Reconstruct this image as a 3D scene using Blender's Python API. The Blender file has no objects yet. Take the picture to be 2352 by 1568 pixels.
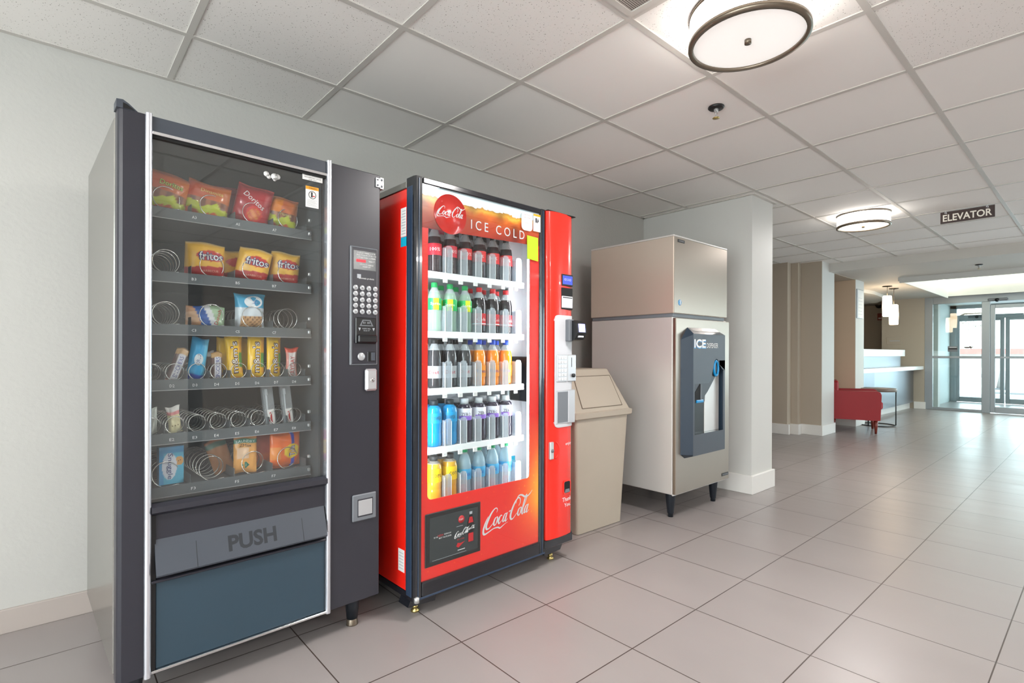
import bpy, math, random
from mathutils import Matrix, Vector
random.seed(7)
C = bpy.context.scene.collection
PI = math.pi
def rad(a): return math.radians(a)

# ------------------------------------------------------------------ materials
def lin(c):
    r = []
    for v in c[:3]:
        v /= 255.0
        r.append(v / 12.92 if v <= 0.04045 else ((v + 0.055) / 1.055) ** 2.4)
    return (r[0], r[1], r[2], 1.0)

def mat(name, rgb, rough=0.5, metal=0.0, spec=0.5, bump=None, vary=None, emit=None, coat=0.0, aniso=None):
    m = bpy.data.materials.new(name); m.use_nodes = True
    nt = m.node_tree; N = nt.nodes; L = nt.links
    b = N['Principled BSDF']
    b.inputs['Base Color'].default_value = lin(rgb)
    b.inputs['Roughness'].default_value = rough
    b.inputs['Metallic'].default_value = metal
    b.inputs['Specular IOR Level'].default_value = spec
    b.inputs['Coat Weight'].default_value = coat
    if emit:
        b.inputs['Emission Color'].default_value = lin(emit[0])
        b.inputs['Emission Strength'].default_value = emit[1]
    tc = None
    if bump or vary or aniso: tc = N.new('ShaderNodeTexCoord')
    if vary:   # (scale, amount)
        n = N.new('ShaderNodeTexNoise'); n.inputs['Scale'].default_value = vary[0]; n.inputs['Detail'].default_value = 4
        L.new(tc.outputs['Object'], n.inputs['Vector'])
        r = N.new('ShaderNodeMapRange'); r.inputs[3].default_value = 1 - vary[1]; r.inputs[4].default_value = 1 + vary[1]
        L.new(n.outputs['Fac'], r.inputs[0])
        h = N.new('ShaderNodeHueSaturation'); h.inputs['Color'].default_value = lin(rgb)
        L.new(r.outputs[0], h.inputs['Value']); L.new(h.outputs[0], b.inputs['Base Color'])
    if bump:   # (scale, strength, distance)
        n = N.new('ShaderNodeTexNoise'); n.inputs['Scale'].default_value = bump[0]; n.inputs['Detail'].default_value = 3
        L.new(tc.outputs['Object'], n.inputs['Vector'])
        u = N.new('ShaderNodeBump'); u.inputs['Strength'].default_value = bump[1]; u.inputs['Distance'].default_value = bump[2]
        L.new(n.outputs['Fac'], u.inputs['Height']); L.new(u.outputs[0], b.inputs['Normal'])
    if aniso:  # brushed metal: noise stretched along one axis modulates roughness
        mp = N.new('ShaderNodeMapping'); mp.inputs['Scale'].default_value = aniso
        L.new(tc.outputs['Object'], mp.inputs[0])
        n = N.new('ShaderNodeTexNoise'); n.inputs['Scale'].default_value = 1; n.inputs['Detail'].default_value = 2
        L.new(mp.outputs[0], n.inputs['Vector'])
        r = N.new('ShaderNodeMapRange'); r.inputs[3].default_value = rough - .05; r.inputs[4].default_value = rough + .07
        L.new(n.outputs['Fac'], r.inputs[0]); L.new(r.outputs[0], b.inputs['Roughness'])
    return m

def glass_mat(name, tint=(255, 255, 255), refl=1.0, rough=0.0, haze=0.0, hz=(225, 228, 230)):
    m = bpy.data.materials.new(name); m.use_nodes = True
    nt = m.node_tree; N = nt.nodes; L = nt.links
    N.remove(N['Principled BSDF'])
    t = N.new('ShaderNodeBsdfTransparent'); t.inputs[0].default_value = lin(tint)
    g = N.new('ShaderNodeBsdfGlossy'); g.inputs['Roughness'].default_value = rough
    f = N.new('ShaderNodeFresnel'); ge = N.new('ShaderNodeNewGeometry'); ir = N.new('ShaderNodeMapRange'); ir.inputs[3].default_value = 1.5; ir.inputs[4].default_value = 1 / 1.5
    L.new(ge.outputs['Backfacing'], ir.inputs[0]); L.new(ir.outputs[0], f.inputs[0])
    k = N.new('ShaderNodeMath'); k.operation = 'MULTIPLY'; k.inputs[1].default_value = refl
    x = N.new('ShaderNodeMixShader')
    L.new(f.outputs[0], k.inputs[0]); L.new(k.outputs[0], x.inputs[0])
    src = t
    if haze:   # pale diffuse film: painted reflection veil on glass, frosting on clear plastic
        df = N.new('ShaderNodeBsdfDiffuse'); df.inputs[0].default_value = lin(hz); hx = N.new('ShaderNodeMixShader'); hx.inputs[0].default_value = haze
        L.new(t.outputs[0], hx.inputs[1]); L.new(df.outputs[0], hx.inputs[2]); src = hx
    L.new(src.outputs[0], x.inputs[1]); L.new(g.outputs[0], x.inputs[2])
    L.new(x.outputs[0], N['Material Output'].inputs[0])
    return m

def attr_mat(name, rough, alpha=False, coat=0.0, spec=0.5):
    m = bpy.data.materials.new(name); m.use_nodes = True
    nt = m.node_tree; N = nt.nodes; L = nt.links; b = N['Principled BSDF']
    a = N.new('ShaderNodeAttribute'); a.attribute_name = 'Col'
    L.new(a.outputs['Color'], b.inputs['Base Color'])
    b.inputs['Roughness'].default_value = rough; b.inputs['Coat Weight'].default_value = coat
    b.inputs['Specular IOR Level'].default_value = spec
    if alpha: L.new(a.outputs['Alpha'], b.inputs['Alpha'])
    return m

def ramp_mat(name, build, rough=.4, coat=0):
    m = bpy.data.materials.new(name); m.use_nodes = True
    b = m.node_tree.nodes['Principled BSDF']; b.inputs['Roughness'].default_value = rough
    b.inputs['Coat Weight'].default_value = coat
    build(m.node_tree.nodes, m.node_tree.links, b)
    return m

M = {}
M['wall'] = mat('painted_wall', (192, 191, 187), .75, bump=(55, .35, .004))
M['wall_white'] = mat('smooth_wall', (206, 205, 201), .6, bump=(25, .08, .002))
M['wall_beige'] = mat('beige_wall', (178, 166, 150), .7, bump=(25, .08, .002))
M['wall_tan'] = mat('tan_wall', (214, 190, 164), .7, bump=(25, .08, .002))
M['base_white'] = mat('white_trim_paint', (228, 226, 222), .4)
M['base_tile'] = mat('tile_skirting', (182, 172, 166), .35, vary=(3, .05))
M['grid'] = mat('ceiling_grid_metal', (206, 202, 196), .45, bump=(40, .05, .001))
M['lobby_ceiling'] = mat('lobby_ceiling_paint', (205, 202, 196), .7)
M['charcoal'] = mat('charcoal_powder_coat', (45, 45, 53), .33, spec=.5, bump=(350, .05, .0005), vary=(2.5, .06))
M['charcoal_l'] = mat('charcoal_textured_panel', (66, 71, 80), .42, bump=(300, .08, .0005), vary=(3, .05))
M['panel_blue'] = mat('blue_grey_panel', (48, 67, 80), .36, bump=(350, .04, .0005), vary=(2, .06))
M['side_grey'] = mat('grey_satin_steel', (150, 147, 142), .22, metal=.75, vary=(1.5, .04))
M['black'] = mat('black_plastic', (20, 21, 24), .35)
M['black_gloss'] = mat('black_gloss_enamel', (26, 28, 34), .16, coat=.4, bump=(60, .03, .0005))
M['gap'] = mat('dark_gap', (6, 6, 7), .7)
M['chrome'] = mat('bright_aluminium', (232, 233, 236), .16, metal=1.0)
M['strip'] = mat('polished_edge_strip', (226, 228, 236), .22, metal=.85)
M['alu'] = mat('satin_aluminium', (178, 182, 186), .38, metal=.85)
M['alu_door'] = mat('anodised_door_frame', (150, 156, 160), .4, metal=.5)
M['silver'] = mat('silver_plastic', (186, 187, 190), .3, metal=.4)
M['grey_pl'] = mat('light_grey_plastic', (196, 197, 202), .38)
M['grey_dk'] = mat('mid_grey_plastic', (110, 114, 120), .4)
M['liner'] = mat('dark_cabinet_liner', (84, 89, 93), .5)
M['tray'] = mat('grey_steel_tray', (92, 98, 102), .4)
M['wire'] = mat('spring_wire', (225, 225, 222), .22, metal=.9)
M['white'] = mat('white_plastic', (235, 236, 238), .35)
M['liner_w'] = mat('white_cabinet_liner', (232, 236, 240), .3)
M['red'] = mat('red_enamel', (240, 34, 22), .2, coat=.5)
M['red_col'] = mat('red_plastic_column', (232, 42, 28), .22, coat=.3)
M['desk_steel'] = mat('desk_steel', (128, 132, 140), .3, metal=.9)
M['steel'] = mat('brushed_stainless', (168, 157, 146), .3, metal=.9, bump=(3, .04, .01))
M['steel_u'] = mat('brushed_stainless_lightened', (212, 198, 184), .3, metal=.55, bump=(3, .04, .01))  # lightened copy of the stainless, brightness of side faces put into colour
M['steel_h'] = mat('satin_stainless', (222, 219, 216), .34, metal=.5, bump=(2.5, .05, .01))
M['leg_bk'] = mat('black_steel_leg', (38, 44, 52), .3, metal=.3)
M['brass'] = mat('brass_foot', (190, 170, 110), .28, metal=.9)
M['can'] = mat('beige_bin_plastic', (178, 168, 153), .5, vary=(6, .04), bump=(120, .05, .0006))
M['can_d'] = mat('beige_bin_seam', (120, 108, 94), .6)
M['shade'] = mat('lamp_shade_fabric', (250, 248, 244), .6, emit=((255, 252, 248), .2))
M['shade_side'] = mat('lamp_shade_side', (250, 248, 244), .6, emit=((255, 248, 240), 3.2))
M['shade_w'] = mat('lamp_shade_lit', (250, 246, 238), .6, emit=((255, 240, 215), 1.7))
M['shade_p'] = mat('pendant_glass_lit', (250, 240, 225), .5, emit=((255, 226, 190), 6.0))
M['nickel'] = mat('bronze_nickel', (132, 120, 106), .3, metal=.8)
M['red_lea'] = mat('red_leatherette', (150, 12, 24), .5, vary=(4, .05))
M['wood_red'] = mat('red_brown_wood', (120, 45, 32), .35, vary=(8, .1))
M['brown_top'] = mat('brown_wood_top', (112, 98, 88), .35, vary=(10, .1))
M['stone'] = mat('white_quartz', (226, 226, 224), .2)
M['sign'] = mat('brown_sign_plate', (62, 44, 40), .4)
M['cream'] = mat('cream_lettering', (245, 240, 228), .5)
M['txt_w'] = mat('white_lettering', (244, 244, 244), .5)
M['txt_g'] = mat('grey_lettering', (176, 180, 186), .5)
M['txt_k'] = mat('dark_lettering', (36, 40, 46), .5)
M['txt_r'] = mat('red_lettering', (200, 36, 44), .5)
M['cyan'] = mat('cyan_plastic', (18, 140, 200), .3)
M['sticker_c'] = mat('cyan_sticker', (22, 172, 206), .4)
M['amber'] = mat('amber_sticker', (240, 160, 20), .4)
M['lime'] = mat('lime_note_paper', (170, 226, 10), .6)
M['paper'] = mat('white_label_paper', (232, 230, 228), .5)
M['lcd'] = mat('blue_display', (10, 14, 60), .2, emit=((30, 70, 230), .5))
M['lcd_v'] = mat('violet_display', (150, 150, 230), .2, emit=((160, 160, 240), .6))
M['led_r'] = mat('red_led_display', (120, 15, 25), .3, emit=((230, 30, 50), .5))
M['screen'] = mat('dark_screen', (54, 60, 62), .18)
M['glass'] = glass_mat('cabinet_glass', (246, 250, 250), 1.0)
M['glass_s'] = glass_mat('snack_glass', (250, 252, 252), 1.5, haze=.018)  # haze paints in a faint veil of room reflection
M['glass_g'] = glass_mat('door_glass', (246, 251, 250), 1.0)
M['clear'] = glass_mat('clear_plastic', (246, 249, 252), 1.6, .1, haze=.22, hz=(236, 242, 248))
M['wrap'] = attr_mat('printed_wrapper', .28, coat=.25)
M['print'] = attr_mat('printed_card', .5)
M['pet'] = attr_mat('bottle_plastic', .08, alpha=True, coat=.6)
M['leaf'] = mat('tree_leaf', (64, 104, 60), .6)
M['bark'] = mat('bark', (110, 95, 80), .8)
M['concrete'] = mat('pale_concrete', (214, 210, 202), .8, vary=(.5, .05))
M['asphalt'] = mat('asphalt', (150, 152, 156), .85, vary=(.6, .06))
M['roof_red'] = mat('red_fascia', (206, 128, 122), .7)
M['shrub'] = mat('grey_shrub', (120, 122, 120), .9, bump=(18, 1, .05))
M['bezel'] = mat('blue_black_bezel', (48, 62, 76), .25, coat=.3)
M['lum'] = mat('luminous_ceiling', (230, 235, 225), .6, emit=((226, 232, 214), .55))
M['cove'] = mat('cove_light', (255, 255, 245), .6, emit=((255, 255, 240), 2.5))
M['rubber'] = mat('tyre_rubber', (40, 40, 42), .7)
M['orange'] = mat('cone_grey', (150, 146, 146), .5)
M['alarm'] = mat('alarm_red', (150, 60, 42), .4)
M['vestib'] = mat('vestibule_paint', (196, 206, 206), .6)
M['hinge'] = mat('worn_zinc', (205, 205, 205), .35, metal=.6, bump=(200, .4, .001))
M['blue_seal'] = mat('blue_gasket', (46, 62, 84), .28, bump=(40, .1, .002))

def tile_floor(N, L, b):
    tc = N.new('ShaderNodeTexCoord'); sx = N.new('ShaderNodeSeparateXYZ'); L.new(tc.outputs['Object'], sx.inputs[0])
    def line(out, o):
        a = N.new('ShaderNodeMath'); a.operation = 'SUBTRACT'; a.inputs[1].default_value = o; L.new(out, a.inputs[0])
        m = N.new('ShaderNodeMath'); m.operation = 'PINGPONG'; m.inputs[1].default_value = .2286; L.new(a.outputs[0], m.inputs[0])
        r = N.new('ShaderNodeMapRange'); r.inputs[1].default_value = .0016; r.inputs[2].default_value = .0028; L.new(m.outputs[0], r.inputs[0])
        return r.outputs[0]
    lx, ly = line(sx.outputs[0], 1.1906), line(sx.outputs[1], 1.6404)
    mn = N.new('ShaderNodeMath'); mn.operation = 'MINIMUM'; L.new(lx, mn.inputs[0]); L.new(ly, mn.inputs[1])
    mp = N.new('ShaderNodeMapping'); mp.inputs['Scale'].default_value = (9, 1.2, 1); L.new(tc.outputs['Object'], mp.inputs[0])
    st = N.new('ShaderNodeTexNoise'); st.inputs['Scale'].default_value = 1; st.inputs['Detail'].default_value = 2; L.new(mp.outputs[0], st.inputs['Vector'])
    cl = N.new('ShaderNodeTexNoise'); cl.inputs['Scale'].default_value = 1.6; cl.inputs['Detail'].default_value = 3; L.new(tc.outputs['Object'], cl.inputs['Vector'])
    # a tone of its own for each tile
    fl = N.new('ShaderNodeVectorMath'); fl.operation = 'SUBTRACT'; fl.inputs[1].default_value = (1.1906, 1.6404, 0); L.new(tc.outputs['Object'], fl.inputs[0])
    dv = N.new('ShaderNodeVectorMath'); dv.operation = 'SCALE'; dv.inputs[3].default_value = 1 / .4572; L.new(fl.outputs[0], dv.inputs[0])
    ff = N.new('ShaderNodeVectorMath'); ff.operation = 'FLOOR'; L.new(dv.outputs[0], ff.inputs[0])
    wn = N.new('ShaderNodeTexWhiteNoise'); wn.noise_dimensions = '2D'; L.new(ff.outputs[0], wn.inputs['Vector'])
    s1 = N.new('ShaderNodeMath'); s1.operation = 'MULTIPLY_ADD'; s1.inputs[1].default_value = .07; s1.inputs[2].default_value = .905; L.new(st.outputs['Fac'], s1.inputs[0])
    s2 = N.new('ShaderNodeMath'); s2.operation = 'MULTIPLY_ADD'; s2.inputs[1].default_value = .12; L.new(cl.outputs['Fac'], s2.inputs[0]); L.new(s1.outputs[0], s2.inputs[2])
    s3 = N.new('ShaderNodeMath'); s3.operation = 'MULTIPLY_ADD'; s3.inputs[1].default_value = .05; L.new(wn.outputs['Value'], s3.inputs[0]); L.new(s2.outputs[0], s3.inputs[2])
    h = N.new('ShaderNodeHueSaturation'); h.inputs['Color'].default_value = lin((151, 144, 142)); L.new(s3.outputs[0], h.inputs['Value'])
    mx = N.new('ShaderNodeMix'); mx.data_type = 'RGBA'; L.new(mn.outputs[0], mx.inputs['Factor'])
    mx.inputs['A'].default_value = lin((70, 58, 54)); L.new(h.outputs[0], mx.inputs['B'])
    L.new(mx.outputs['Result'], b.inputs['Base Color'])
    rr = N.new('ShaderNodeMapRange'); rr.inputs[3].default_value = .24; rr.inputs[4].default_value = .40; L.new(st.outputs['Fac'], rr.inputs[0]); L.new(rr.outputs[0], b.inputs['Roughness'])
    bu = N.new('ShaderNodeBump'); bu.inputs['Strength'].default_value = .25; bu.inputs['Distance'].default_value = .002; L.new(mn.outputs[0], bu.inputs['Height']); L.new(bu.outputs[0], b.inputs['Normal'])
M['floor'] = ramp_mat('porcelain_floor_tiles', tile_floor, .3)

def ceil_tile(N, L, b):
    tc = N.new('ShaderNodeTexCoord')
    v = N.new('ShaderNodeTexVoronoi'); v.inputs['Scale'].default_value = 120; v.inputs['Randomness'].default_value = 1; L.new(tc.outputs['Object'], v.inputs['Vector'])
    n = N.new('ShaderNodeTexNoise'); n.inputs['Scale'].default_value = 160; n.inputs['Detail'].default_value = 3; L.new(tc.outputs['Object'], n.inputs['Vector'])
    r = N.new('ShaderNodeMapRange'); r.inputs[1].default_value = .16; r.inputs[2].default_value = .24; L.new(v.outputs['Distance'], r.inputs[0])
    # only the worn run of tiles near the first bays is deeply pitted
    k = N.new('ShaderNodeMapRange'); k.inputs[1].default_value = .50; k.inputs[2].default_value = .60; k.inputs[3].default_value = 1; k.inputs[4].default_value = 0; L.new(n.outputs['Fac'], k.inputs[0])
    mx0 = N.new('ShaderNodeMath'); mx0.operation = 'MAXIMUM'; L.new(r.outputs[0], mx0.inputs[0]); L.new(k.outputs[0], mx0.inputs[1])
    mx = N.new('ShaderNodeMix'); mx.data_type = 'RGBA'; L.new(mx0.outputs[0], mx.inputs['Factor'])
    mx.inputs['A'].default_value = lin((128, 116, 108)); mx.inputs['B'].default_value = lin((247, 244, 240))
    L.new(mx.outputs['Result'], b.inputs['Base Color'])
    bu = N.new('ShaderNodeBump'); bu.inputs['Strength'].default_value = .5; bu.inputs['Distance'].default_value = .003; L.new(mx0.outputs[0], bu.inputs['Height']); L.new(bu.outputs[0], b.inputs['Normal'])
M['ceil_pit'] = ramp_mat('pitted_ceiling_tile', ceil_tile, .85)
M['ceil_plain'] = mat('plain_ceiling_tile', (248, 245, 241), .85, bump=(160, .06, .001), vary=(.9, .03))

def vent_mesh(N, L, b):
    tc = N.new('ShaderNodeTexCoord'); sx = N.new('ShaderNodeSeparateXYZ'); L.new(tc.outputs['Object'], sx.inputs[0])
    def w(o):
        m = N.new('ShaderNodeMath'); m.operation = 'PINGPONG'; m.inputs[1].default_value = .004; L.new(o, m.inputs[0])
        r = N.new('ShaderNodeMath'); r.operation = 'GREATER_THAN'; r.inputs[1].default_value = .0026; L.new(m.outputs[0], r.inputs[0]); return r.outputs[0]
    a = N.new('ShaderNodeMath'); a.operation = 'MAXIMUM'; L.new(w(sx.outputs[0]), a.inputs[0]); L.new(w(sx.outputs[1]), a.inputs[1])
    mx = N.new('ShaderNodeMix'); mx.data_type = 'RGBA'; L.new(a.outputs[0], mx.inputs['Factor'])
    mx.inputs['A'].default_value = lin((70, 64, 60)); mx.inputs['B'].default_value = lin((190, 184, 176)); L.new(mx.outputs['Result'], b.inputs['Base Color'])
M['vent'] = ramp_mat('perforated_vent', vent_mesh, .5)

def cola_banner(N, L, b):
    tc = N.new('ShaderNodeTexCoord'); sx = N.new('ShaderNodeSeparateXYZ'); L.new(tc.outputs['Object'], sx.inputs[0])
    n = N.new('ShaderNodeTexNoise'); n.inputs['Scale'].default_value = 16; n.inputs['Detail'].default_value = 5; n.inputs['Distortion'].default_value = .6; L.new(tc.outputs['Object'], n.inputs['Vector'])
    a = N.new('ShaderNodeMath'); a.operation = 'MULTIPLY_ADD'; a.inputs[1].default_value = .055; L.new(n.outputs['Fac'], a.inputs[0]); L.new(sx.outputs[2], a.inputs[2])
    r = N.new('ShaderNodeMapRange'); r.inputs[1].default_value = 1.60; r.inputs[2].default_value = 1.85; L.new(a.outputs[0], r.inputs[0])
    cr = N.new('ShaderNodeValToRGB'); L.new(r.outputs[0], cr.inputs[0]); e = cr.color_ramp.elements
    stops = [(0, (122, 22, 14)), (.3, (140, 36, 20)), (.52, (158, 56, 24)), (.66, (196, 92, 22)), (.74, (214, 150, 50)), (.785, (176, 120, 40)), (.80, (222, 228, 228)), (1, (214, 224, 230))]
    e[0].position, e[0].color = stops[0][0], lin(stops[0][1]); e[1].position, e[1].color = stops[-1][0], lin(stops[-1][1])
    for p, c in stops[1:-1]:
        q = e.new(p); q.color = lin(c)
    n2 = N.new('ShaderNodeTexVoronoi'); n2.inputs['Scale'].default_value = 13; n2.feature = 'SMOOTH_F1'; L.new(tc.outputs['Object'], n2.inputs['Vector'])
    rr = N.new('ShaderNodeMapRange'); rr.inputs[1].default_value = .1; rr.inputs[2].default_value = .65; rr.inputs[3].default_value = .55; rr.inputs[4].default_value = 1.4; L.new(n2.outputs['Distance'], rr.inputs[0])
    h = N.new('ShaderNodeHueSaturation'); L.new(cr.outputs[0], h.inputs['Color']); L.new(rr.outputs[0], h.inputs['Value'])
    gt = N.new('ShaderNodeMath'); gt.operation = 'GREATER_THAN'; gt.inputs[1].default_value = .79; L.new(r.outputs[0], gt.inputs[0])
    mx = N.new('ShaderNodeMix'); mx.data_type = 'RGBA'; L.new(gt.outputs[0], mx.inputs['Factor']); L.new(h.outputs[0], mx.inputs['A']); L.new(cr.outputs[0], mx.inputs['B'])
    L.new(mx.outputs['Result'], b.inputs['Base Color'])
    L.new(mx.outputs['Result'], b.inputs['Emission Color']); b.inputs['Emission Strength'].default_value = .25   # added glow lifts the header's brightness
M['banner'] = ramp_mat('cola_and_ice_print', cola_banner, .25)

def red_print(N, L, b):
    tc = N.new('ShaderNodeTexCoord'); sx = N.new('ShaderNodeSeparateXYZ'); L.new(tc.outputs['Object'], sx.inputs[0])
    dx = N.new('ShaderNodeMapRange'); dx.inputs[1].default_value = .50; dx.inputs[2].default_value = .74; L.new(sx.outputs[0], dx.inputs[0])
    z1 = N.new('ShaderNodeMapRange'); z1.inputs[1].default_value = .14; z1.inputs[2].default_value = .36; L.new(sx.outputs[2], z1.inputs[0])
    z2 = N.new('ShaderNodeMapRange'); z2.inputs[1].default_value = .80; z2.inputs[2].default_value = .45; L.new(sx.outputs[2], z2.inputs[0])
    m1 = N.new('ShaderNodeMath'); m1.operation = 'MULTIPLY'; L.new(z1.outputs[0], m1.inputs[0]); L.new(z2.outputs[0], m1.inputs[1])
    p = N.new('ShaderNodeMath'); p.operation = 'POWER'; p.inputs[1].default_value = 1.8; L.new(dx.outputs[0], p.inputs[0])
    m2 = N.new('ShaderNodeMath'); m2.operation = 'MULTIPLY'; L.new(m1.outputs[0], m2.inputs[0]); L.new(p.outputs[0], m2.inputs[1])
    v = N.new('ShaderNodeTexVoronoi'); v.inputs['Scale'].default_value = 30; L.new(tc.outputs['Object'], v.inputs['Vector'])
    dd = N.new('ShaderNodeMath'); dd.operation = 'LESS_THAN'; dd.inputs[1].default_value = .12; L.new(v.outputs['Distance'], dd.inputs[0])
    d2 = N.new('ShaderNodeMath'); d2.operation = 'MULTIPLY'; d2.inputs[1].default_value = .22; L.new(dd.outputs[0], d2.inputs[0])
    ad = N.new('ShaderNodeMath'); ad.operation = 'ADD'; ad.use_clamp = True; L.new(m2.outputs[0], ad.inputs[0]); L.new(d2.outputs[0], ad.inputs[1])
    cr = N.new('ShaderNodeValToRGB'); L.new(ad.outputs[0], cr.inputs[0]); e = cr.color_ramp.elements
    e[0].color = lin((222, 30, 20)); e[1].color = lin((255, 170, 40)); q = e.new(.4); q.color = lin((240, 84, 28))
    L.new(cr.outputs[0], b.inputs['Base Color'])
    L.new(cr.outputs[0], b.inputs['Emission Color']); b.inputs['Emission Strength'].default_value = .22   # added glow lifts the print's brightness
M['redprint'] = ramp_mat('red_orange_print', red_print, .3, .3)

# ------------------------------------------------------------------ mesh builder
_txt = {}
def text_geo(s, res=3, bold=0):
    key = (s, res, bold)
    if key in _txt: return _txt[key]
    cu = bpy.data.curves.new('t', 'FONT'); cu.body = s; cu.size = 1; cu.align_x = 'CENTER'; cu.align_y = 'CENTER'; cu.resolution_u = res; cu.offset = bold
    o = bpy.data.objects.new('t', cu); C.objects.link(o)
    dg = bpy.context.evaluated_depsgraph_get(); dg.update()
    me = bpy.data.meshes.new_from_object(o.evaluated_get(dg))
    vs = [tuple(v.co) for v in me.vertices]; fs = [tuple(p.vertices) for p in me.polygons]
    bpy.data.objects.remove(o); bpy.data.curves.remove(cu); bpy.data.meshes.remove(me)
    if vs:
        x0, x1 = min(v[0] for v in vs), max(v[0] for v in vs); y0, y1 = min(v[1] for v in vs), max(v[1] for v in vs)
        vs = [(v[0] - (x0 + x1) / 2, v[1] - (y0 + y1) / 2, 0) for v in vs]
        _txt[key] = (vs, fs, x1 - x0, y1 - y0)
    return _txt[key]

class MB:
    def __init__(s): s.v = []; s.f = []; s.m = []; s.c = []; s.mats = []; s.sm = []; s.mx = Matrix()
    def slot(s, m):
        m = M[m] if isinstance(m, str) else m
        if m not in s.mats: s.mats.append(m)
        return s.mats.index(m)
    def add(s, vs, fs, m, col=None, smooth=False, mx=None):
        b = len(s.v); t = s.mx @ mx if mx is not None else s.mx; i = s.slot(m)
        s.v += [tuple(t @ Vector(p)) for p in vs]
        s.f += [tuple(b + k for k in f) for f in fs]; s.m += [i] * len(fs); s.sm += [smooth] * len(fs)
        if col is None: s.c += [(1, 1, 1, 1)] * len(vs)
        elif isinstance(col, list): s.c += col
        else: s.c += [col] * len(vs)
        return s
    def box(s, x0, x1, y0, y1, z0, z1, m, bev=0, col=None, mx=None):
        if x0 > x1: x0, x1 = x1, x0
        if y0 > y1: y0, y1 = y1, y0
        if z0 > z1: z0, z1 = z1, z0
        b = min(bev, (x1 - x0) / 2.01, (y1 - y0) / 2.01, (z1 - z0) / 2.01)
        if b <= 0:
            vs = [(x, y, z) for z in (z0, z1) for y in (y0, y1) for x in (x0, x1)]
            fs = [(0, 2, 3, 1), (4, 5, 7, 6), (0, 1, 5, 4), (2, 6, 7, 3), (0, 4, 6, 2), (1, 3, 7, 5)]
            return s.add(vs, fs, m, col, mx=mx)
        vs = []; idx = {}
        for sx in (0, 1):
            for sy in (0, 1):
                for sz in (0, 1):
                    X, Y, Z = (x0, x1)[sx], (y0, y1)[sy], (z0, z1)[sz]
                    ix, iy, iz = X + (b, -b)[sx], Y + (b, -b)[sy], Z + (b, -b)[sz]
                    for a, p in enumerate(((X, iy, iz), (ix, Y, iz), (ix, iy, Z))):
                        idx[sx, sy, sz, a] = len(vs); vs.append(p)
        g = lambda *k: idx[k]
        fs = [(g(0,0,0,0), g(0,0,1,0), g(0,1,1,0), g(0,1,0,0)), (g(1,0,0,0), g(1,1,0,0), g(1,1,1,0), g(1,0,1,0)),
              (g(0,0,0,1), g(1,0,0,1), g(1,0,1,1), g(0,0,1,1)), (g(0,1,0,1), g(0,1,1,1), g(1,1,1,1), g(1,1,0,1)),
              (g(0,0,0,2), g(0,1,0,2), g(1,1,0,2), g(1,0,0,2)), (g(0,0,1,2), g(1,0,1,2), g(1,1,1,2), g(0,1,1,2))]
        for p in (0, 1):
            for q in (0, 1):
                fs += [(g(p,q,0,0), g(p,q,0,1), g(p,q,1,1), g(p,q,1,0)), (g(p,0,q,0), g(p,0,q,2), g(p,1,q,2), g(p,1,q,0)), (g(0,p,q,1), g(0,p,q,2), g(1,p,q,2), g(1,p,q,1))]
        for p in (0, 1):
            for q in (0, 1):
                for r in (0, 1): fs.append((g(p,q,r,0), g(p,q,r,1), g(p,q,r,2)))
        return s.add(vs, fs, m, col, mx=mx)
    def prism(s, pts, y0, y1, m, plane='xz', col=None, mx=None, smooth=False):
        n = len(pts)
        mk = {'xz': lambda a, b, d: (a, d, b), 'xy': lambda a, b, d: (a, b, d), 'yz': lambda a, b, d: (d, a, b)}[plane]
        vs = [mk(a, b, y0) for a, b in pts] + [mk(a, b, y1) for a, b in pts]
        fs = [tuple(range(n)), tuple(range(2 * n - 1, n - 1, -1))] + [(i, n + i, n + (i + 1) % n, (i + 1) % n) for i in range(n)]
        return s.add(vs, fs, m, col, mx=mx, smooth=smooth)
    def lathe(s, prof, m, seg=24, c=(0, 0, 0), col=None, axis='z', smooth=True, cap=True, mx=None, a0=0, a1=2 * PI):
        full = abs(a1 - a0 - 2 * PI) < 1e-6; k = seg if full else seg + 1
        vs = []; cs = []
        for j, (r, z) in enumerate(prof):
            for i in range(k):
                a = a0 + (a1 - a0) * i / seg; x, y = r * math.cos(a), r * math.sin(a)
                p = {'z': (x, y, z), 'y': (x, z, y), 'x': (z, x, y)}[axis]
                vs.append((p[0] + c[0], p[1] + c[1], p[2] + c[2])); cs.append(col[j] if isinstance(col, list) else (col or (1, 1, 1, 1)))
        fs = []
        for j in range(len(prof) - 1):
            for i in range(seg):
                i2 = (i + 1) % k if full else i + 1
                fs.append((j * k + i, j * k + i2, (j + 1) * k + i2, (j + 1) * k + i))
        if cap and full:
            if prof[0][0] > 1e-6: fs.append(tuple(reversed(range(k))))
            if prof[-1][0] > 1e-6: fs.append(tuple((len(prof) - 1) * k + i for i in range(k)))
        return s.add(vs, fs, m, cs, smooth, mx)
    def tube(s, pts, r, m, seg=8, col=None, closed=False):
        P = [Vector(p) for p in pts]; n = len(P); vs = []; rr = r if isinstance(r, list) else [r] * n
        up = None
        for i, p in enumerate(P):
            d = (P[(i + 1) % n] - P[i - 1]) if (closed or 0 < i < n - 1) else (P[1] - P[0] if i == 0 else P[-1] - P[-2])
            d.normalize()
            if up is None: up = Vector((0, 0, 1)) if abs(d.z) < .9 else Vector((1, 0, 0))
            a = d.cross(up).normalized(); bb = a.cross(d).normalized(); up = bb
            for k in range(seg):
                t = 2 * PI * k / seg; vs.append(tuple(p + a * (rr[i] * math.cos(t)) + bb * (rr[i] * math.sin(t))))
        fs = []
        for i in range(n if closed else n - 1):
            j = (i + 1) % n
            for k in range(seg): fs.append((i * seg + k, i * seg + (k + 1) % seg, j * seg + (k + 1) % seg, j * seg + k))
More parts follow.
